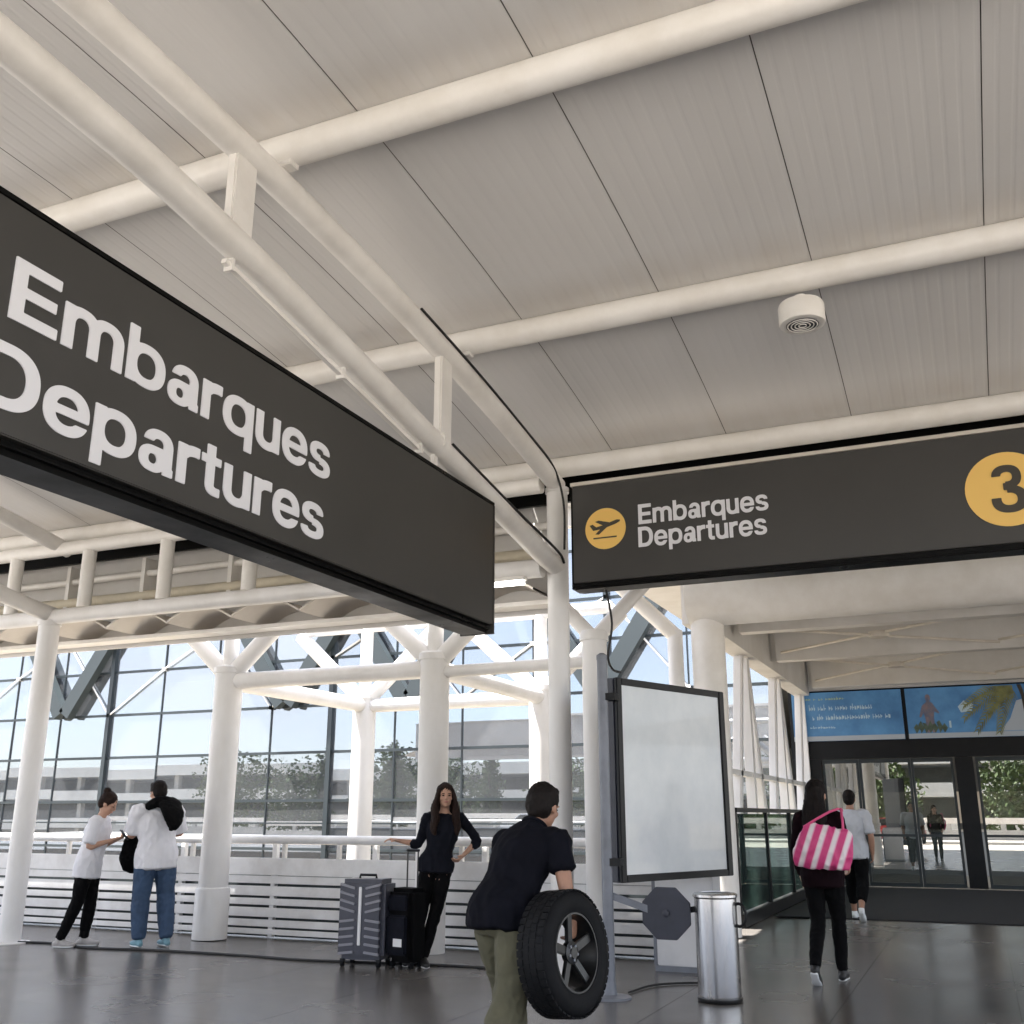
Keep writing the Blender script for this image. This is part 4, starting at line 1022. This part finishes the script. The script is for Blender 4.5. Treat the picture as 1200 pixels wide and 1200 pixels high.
# man in white T-shirt and jeans
J = std(1.05, (-.02, .12), .05, .13, .215, .10)
J.update(elL=(-.27, .20, 1.19), elR=(.29, .18, 1.20), wrL=(-.12, .41, 1.28), wrR=(.10, .42, 1.33))
mt, mg, mH = person('man in white shirt and blue jeans with a black hood on his shoulders', (-8.58, 9.60, 0), R(64), J, 'cloth_white', ('denim', .018), ('shoe_blue', 'sole_white'), ('short', 'hair_dark'), 'skin', .9, 'm', (-12, 0, 12), .15, 1.7, 1.08, 1.20, 3,
       (dict(palm=(.6, 0, .5), curl=30), dict(palm=(-.7, 0, .3), curl=30)))
# his black hood and the jacket over the shoulder
s = Soft()
s.loft([(V(-.17, .04, 1.495), .045, .035), (V(-.09, -.02, 1.545), .06, .05), (V(.02, -.055, 1.535), .075, .06), (V(.12, -.04, 1.52), .06, .05), (V(.20, .04, 1.48), .05, .035)], (0, 0, 1))
s.loft([(V(.02, -.09, 1.53), .12, .05), (V(.03, -.20, 1.43), .13, .045), (V(.04, -.235, 1.33), .10, .035), (V(.04, -.22, 1.25), .05, .02)], (1, 0, 0))
s.bake('hood', 'cloth_black', mt, .010, 3, .008, (18, 18, 12), 4)
jk = thing('shoulder_bag', 'black cloth bag hanging in front of the man in blue jeans', 'bag', (-8.99, 9.62, 0), R(64))
s = Soft(); s.loft([(V(.0, .0, 1.16), .10, .05), (V(.01, .01, 1.02), .14, .07), (V(.0, .0, .90), .15, .07), (V(-.03, 0, .83), .11, .05)], (1, 0, 0))
s.bake('body', 'cloth_black', jk, .011, 3, .014, (13, 13, 8), 9)
B().tube([(-.07, 0, 1.17), (-.05, -.03, 1.30), (.02, -.10, 1.42), (.11, -.16, 1.49)], .014, 8).build('strap', 'cloth_black', jk, True)
def phone(loc, rot, label):
    p = thing('phone', label, 'phone', loc); p.rotation_euler = rot
    B().box(-.036, .036, -.004, .004, -.074, .074).build('case', 'black_paint', p, bevel=.003)
    B().box(-.032, .032, .0042, .0048, -.066, .066).build('screen', 'screen_grey', p)
phone((-8.985, 9.455, 1.185), (R(-40), 0, R(116)), 'dark phone in the hands of the woman in the white top')
phone((-8.86, 9.93, 1.40), (R(-14), 0, R(218)), 'dark phone in the hands of the man in jeans')

# woman in dark clothes leaning by the suitcases
J = std(1.0, (-.10, .0), .0, .07, .165)
J.update(anL=(.08, .14, .085), knL=(-.03, .07, .49), anR=(.20, .02, .085), knR=(.11, .03, .49), pel=(-.03, 0, .93), hipL=(-.115, 0, .90), hipR=(.055, 0, .90), toeL=(-.25, 1, 0), toeR=(.3, 1, 0),
         elR=(.16, -.06, 1.12), wrR=(.36, -.02, 1.155), elL=(-.44, -.07, 1.15), wrL=(-.30, .02, 1.02), head=(-.105, .035, 1.585))
person('long haired woman in dark shirt and black trousers leaning on the fence beside suitcases', (-5.08, 9.62, 0), R(-154), J, 'cloth_charcoal', ('cloth_black', .006), ('shoe_black', 'tag_white'), ('long_front', 'hair_brown'), 'skin', 1.0, 'f', (2, 0, 8), .07, 1.0, .92, .98, 5,
       (dict(palm=(1, .2, 0), curl=40), dict(palm=(0, 0, -1), curl=22, thumb=(0, 1, 0))), hair_len=.30)

# man carrying the wheel
J = dict(pel=(0, .0, .90), chest=(0, .17, 1.17), neck=(0, .285, 1.335), head=(.01, .365, 1.445), shL=(-.190, .25, 1.245), shR=(.205, .235, 1.265),
         hipL=(-.09, 0, .87), hipR=(.09, 0, .87), knL=(-.11, .20, .49), knR=(.10, -.05, .48), anL=(-.11, .22, .085), anR=(.10, -.30, .10),
         elL=(-.24, .30, 1.00), wrL=(-.06, .40, .86), elR=(.285, .19, 1.03), wrR=(.315, .215, .87))
WM = (-2.395, 5.32, 0)
person('man in black polo and olive trousers stooping with a car wheel under his arm', WM, R(-15), J, 'cloth_navy', ('olive', .030), ('shoe_black', 'shoe_black'), ('short', 'hair_dark'), 'skin_tan', .62, 'm', (-14, 0, 4), .08, 1.2, 1.02, .99, 6,
       (dict(palm=(1, 0, .2), curl=35), dict(dir=(-.15, .05, -1), palm=(-1, -.1, 0), curl=68, thumb=(0, 1, 0))), collar=True)
wh = thing('car_wheel', 'black car tyre on a dark spoked rim carried at the man\'s side', 'wheel', WM, R(-15))
WC = V(.335, .10, .72); ax = V(1, .03, .10).normalized()
q = ax.to_track_quat('Z', 'Y')
prof = [(.195, -.085), (.21, -.092), (.25, -.098), (.283, -.088), (.297, -.070), (.303, -.040), (.305, 0), (.303, .040), (.297, .070), (.283, .088), (.25, .098), (.21, .092), (.195, .085), (.188, .06), (.188, -.06), (.195, -.085)]
b = B(); seg = 56; vs = [q @ V(r * math.cos(2 * math.pi * k / seg), r * math.sin(2 * math.pi * k / seg), z) + WC for r, z in prof[:-1] for k in range(seg)]
n = len(prof) - 1
b.add(vs, [(i * seg + k, i * seg + (k + 1) % seg, ((i + 1) % n) * seg + (k + 1) % seg, ((i + 1) % n) * seg + k) for i in range(n) for k in range(seg)])
ty = b.build('tyre', 'rubber', wh, True)
tb_ = B()
for k in range(48):
    a = 2 * math.pi * k / 48
    for z0, z1, da in ((-.078, -.044, 0), (-.034, -.004, .06), (.004, .034, 0), (.044, .078, .06)):
        pts = []
        for (aa, zz) in ((a + da, z0), (a + da + .10, z0), (a + da + .10, z1), (a + da, z1)):
            for r in (.298, .3070): pts.append(q @ V(r * math.cos(aa), r * math.sin(aa), zz) + WC)
        tb_.add(pts, [(0, 2, 4, 6), (1, 7, 5, 3), (0, 1, 3, 2), (2, 3, 5, 4), (4, 5, 7, 6), (6, 7, 1, 0)])
tr_ = tb_.build('tread_blocks', 'rubber', ty); tr_['kind'] = 'stuff'
rim = B().lathe([(.192, -.08), (.192, .082), (.183, .082), (.180, .05), (.176, -.08), (.192, -.08)], 48, WC, ax)
rim.f = rim.f[:-2]; rim = rim.build('rim', 'rim_black', wh, True)
B().lathe([(.055, .02), (.055, .05), (.03, .058), (.028, .064)], 24, WC, ax).build('hub', 'rim_black', rim, True)
for k in range(5):
    a = 2 * math.pi * k / 5 + .35; d = q @ V(math.cos(a), math.sin(a), 0)
    B().bar(WC + d * .045 + ax * .034, WC + d * .183 + ax * .048, .045, .022, ax).build('spoke', 'rim_black', rim, bevel=.004)
    B().lathe([(.008, .05), (.008, .062)], 6, WC + (q @ V(math.cos(a + .6), math.sin(a + .6), 0)) * .035, ax).build('wheel_nut', 'pole_grey', rim)

# woman with the pink striped bag
J = std(1.005, (0, .02), .17, .065, .165)
J.update(elR=(.215, .05, 1.12), wrR=(.20, .22, .98), elL=(-.215, -.02, 1.11), wrL=(-.19, .06, .87))
J.update(anR=(.08, .16, .085), knR=(.09, .14, .50), anL=(-.08, -.26, .15), knL=(-.07, .02, .49), toeL=(0, .8, -.62))
person('long haired woman in black walking to the doors with a pink bag on her back', (-1.36, 10.0, 0), R(-2), J, 'cloth_plum', ('cloth_black', .002), ('shoe_black', 'sole_white'), ('long', 'hair_dark'), 'skin', 1.9, 'f', (0, 0, -12), .14, 1.1, 1.0, 1.0, 7, hair_len=.32)
pk = thing('striped_bag', 'pink and white vertically striped tote slung across the walking woman\'s back', 'bag', (-1.285, 9.78, 1.13), R(4))
def stripes():
    m = bpy.data.materials.new('bag_stripes'); m.use_nodes = True; n = m.node_tree.nodes; l = m.node_tree.links
    b = n['Principled BSDF']; b.inputs['Roughness'].default_value = .55
    tc = n.new('ShaderNodeTexCoord'); sx = n.new('ShaderNodeSeparateXYZ'); l.new(tc.outputs['Object'], sx.inputs[0])
    a = n.new('ShaderNodeMath'); a.operation = 'MULTIPLY_ADD'; a.inputs[1].default_value = 9.6; a.inputs[2].default_value = 10.1; l.new(sx.outputs['X'], a.inputs[0])
    f = n.new('ShaderNodeMath'); f.operation = 'FRACT'; l.new(a.outputs[0], f.inputs[0])
    r = n.new('ShaderNodeValToRGB'); r.color_ramp.interpolation = 'LINEAR'
    e = r.color_ramp.elements; e[0].position = 0; e[0].color = (.62, .05, .20, 1); e[1].position = .42; e[1].color = (.62, .05, .20, 1)
    for p, c in ((.46, (.80, .42, .55, 1)), (.56, (.82, .74, .74, 1)), (.80, (.82, .72, .74, 1)), (.90, (.78, .30, .46, 1)), (.97, (.62, .05, .20, 1))):
        q = e.new(p); q.color = c
    l.new(f.outputs[0], r.inputs[0]); l.new(r.outputs[0], b.inputs['Base Color']); M['bag_stripes'] = m
stripes()
s = Soft()
s.loft([(V(-.02, 0, .18), .185, .016), (V(-.01, -.01, .11), .215, .045), (V(0, -.015, -.02), .240, .068), (V(0, -.01, -.13), .245, .060), (V(.01, 0, -.175), .215, .035)], (1, 0, 0), seg=28, cap=.25)
o = s.bake('bag_body', 'bag_stripes', pk, .010, 3, .014, (9, 9, 6), 3); o.rotation_euler = (0, R(21), 0)
B().tube([(-.17, -.01, .17), (-.05, -.02, .24), (.06, .02, .30), (.13, .10, .325), (.15, .20, .32)], .011, 8).build('strap', 'bag_pink', pk, True)
B().tube([(.16, -.01, .08), (.165, -.01, .20), (.16, .05, .29), (.155, .14, .325), (.16, .22, .31)], .011, 8).build('strap', 'bag_pink', pk, True)

# person in the white T-shirt by the doors
J = std(1.03, (0, .03), .20, .08, .19)
J.update(elL=(-.25, -.05, 1.12), elR=(.26, .0, 1.12), wrL=(-.23, .03, .88), wrR=(.25, .06, .88))
J.update(anR=(.09, -.32, .16), knR=(.09, .0, .50), toeR=(0, .8, -.62))
person('person in pale grey white T-shirt and dark trousers walking up to the doors', (-1.72, 16.0, 0), R(-3), J, 'cloth_grey_white', ('cloth_black', .012, .72), ('sole_white', 'sole_white'), ('short', 'hair_dark'), 'skin_tan', .85, 'm', (0, 0, 0), .14, 1.5, 1.1, 1.02, 8)

# ------------------------------------------------------------------ across the road, seen only mirrored in the glass
pw = thing('parapet_wall', 'long beige concrete parapet with round openings beyond the road', 'wall', (0, -23, 0))
B().box(-70, 40, 0, .3, -.02, .55).build('lower_wall', 'concrete', pw)
B().box(-70, 40, .02, .28, .9, 1.25).build('upper_wall', 'fascia_beige', pw)
for k in range(36):
    B().box(-68 + k * 3, -67.7 + k * 3, .03, .27, .551, .899).build('pier', 'concrete', pw)
def tree(x, y, hgt, rad, label):
    t = thing('tree', label, 'tree', (x, y, -5.2), group='trees beyond the road')
    B().tube([(0, 0, 0), (.1, .05, hgt * .3), (-.05, .1, hgt * .55), (.1, 0, hgt * .85)], [.22, .17, .12, .04], 10).build('trunk', 'bark', t, True)
    for k in range(5):
        a = k * 1.256 + x; z = hgt * (.34 + .08 * k)
        B().tube([(0, 0, z), (math.cos(a) * rad * .35, math.sin(a) * rad * .35, z + .8), (math.cos(a) * rad * .7, math.sin(a) * rad * .7, z + 1.7)], [.09, .06, .02], 6).build('limb', 'bark', t, True)
    b = B(); slim = rad < 1.6
    for k in range(2200):
        u = Vector((random.gauss(0, 1), random.gauss(0, 1), random.gauss(0, 1))).normalized() * (random.random() ** .45)
        lump = 1 + .5 * noise.noise(u * 2.6 + Vector((x, y, 0)))
        tp = (1 - .6 * max(0, u.z)) if slim else 1
        p = Vector((u.x * rad * lump * tp, u.y * rad * lump * tp, hgt * (.60 if slim else .68) + u.z * hgt * (.42 if slim else .33) * lump)); s_ = random.uniform(.12, .28)
        a = Vector((random.gauss(0, 1), random.gauss(0, 1), random.gauss(0, 1))).normalized(); c = a.orthogonal().normalized()
        b.add([p - a * s_, p + c * s_ * .6, p + a * s_, p - c * s_ * .6], [(0, 1, 2, 3)])
    me = bpy.data.meshes.new('crown'); me.from_pydata(b.v, [], b.f); link('crown', me, 'leaf', t)
WIDE, SLIM = 'broad leafy tree standing beyond the parapet and the road', 'slim pointed dark tree standing beyond the parapet and the road'
for x, y, hh, rr in ((-30, -34, 12.0, 3.2), (-22, -31, 11.4, 2.6), (-13, -36, 12.6, 3.2), (-6, -32, 10.8, 2.4), (2, -35, 11.6, 3.0), (10, -32, 11, 2.8), (-40, -33, 11.6, 3), (-48, -36, 12.8, 3.4), (-57, -33, 11, 2.8), (-66, -37, 13, 4.0),
                     (-35, -29, 12.6, 1.1), (-26, -29, 11.8, 1.0), (-17.5, -28, 12.4, 1.1), (-9.5, -29, 11.6, 1.0), (-44, -29, 12.8, 1.2), (-52, -30, 12.2, 1.1), (-62, -30, 13, 1.2)):
    tree(x, y, hh, rr, SLIM if rr < 1.6 else WIDE)
def car(x, y, m, label):
    t = thing('parked_car', label, 'car', (x, y, -.16), group='cars parked along the far kerb')
    prof = [(-2.1, .35), (-2.15, .75), (-1.9, .95), (-1.3, 1.0), (-.75, 1.42), (.65, 1.45), (1.35, 1.02), (2.0, .88), (2.15, .6), (2.1, .3)]
    B().prism(prof, lambda u, v, tt: (u, tt, v), -.82, .82).build('body', m, t, bevel=.06)
    B().prism([(-1.18, 1.02), (-.72, 1.36), (.60, 1.39), (1.18, 1.03)], lambda u, v, tt: (u, tt, v), -.828, .828).build('side_window', 'black_paint', t)
    for xx in (-1.35, 1.35):
        for yy_ in (-.74, .74):
            B().lathe([(.1, -.1), (.3, -.1), (.32, -.06), (.32, .06), (.3, .1), (.1, .1)], 20, (xx, yy_, .32), (0, 1, 0)).build('wheel', 'rubber', t, True)
for x, m, lb_ in ((-26, 'car_paint_white', 'white saloon car parked along the far kerb'), (-15, 'car_paint_blue', 'blue saloon car parked along the far kerb'), (-5, 'car_paint_red', 'red saloon car parked along the far kerb')):
    car(x, -16.6, m, lb_)

pk_ = thing('parking_deck', 'pale open parking building with stacked decks beyond the trees', 'building', (0, -46, -5.2))
for z in (5.4, 8.4, 11.0):
    B().box(-170, 40, -14, 0, z - .35, z).build('deck', 'cladding_white', pk_)
    B().box(-170, 40, -.2, 0, z + .001, z + .75).build('parapet', 'cladding_white', pk_)
for k in range(-12, 16):
    B().box(-74 + k * 7.5, -73.4 + k * 7.5, -.9, -.3, 0, 11).build('column', 'concrete', pk_)
B().box(-170, 40, -8, -7.8, 0, 11).build('back_wall', 'interior_wall', pk_)
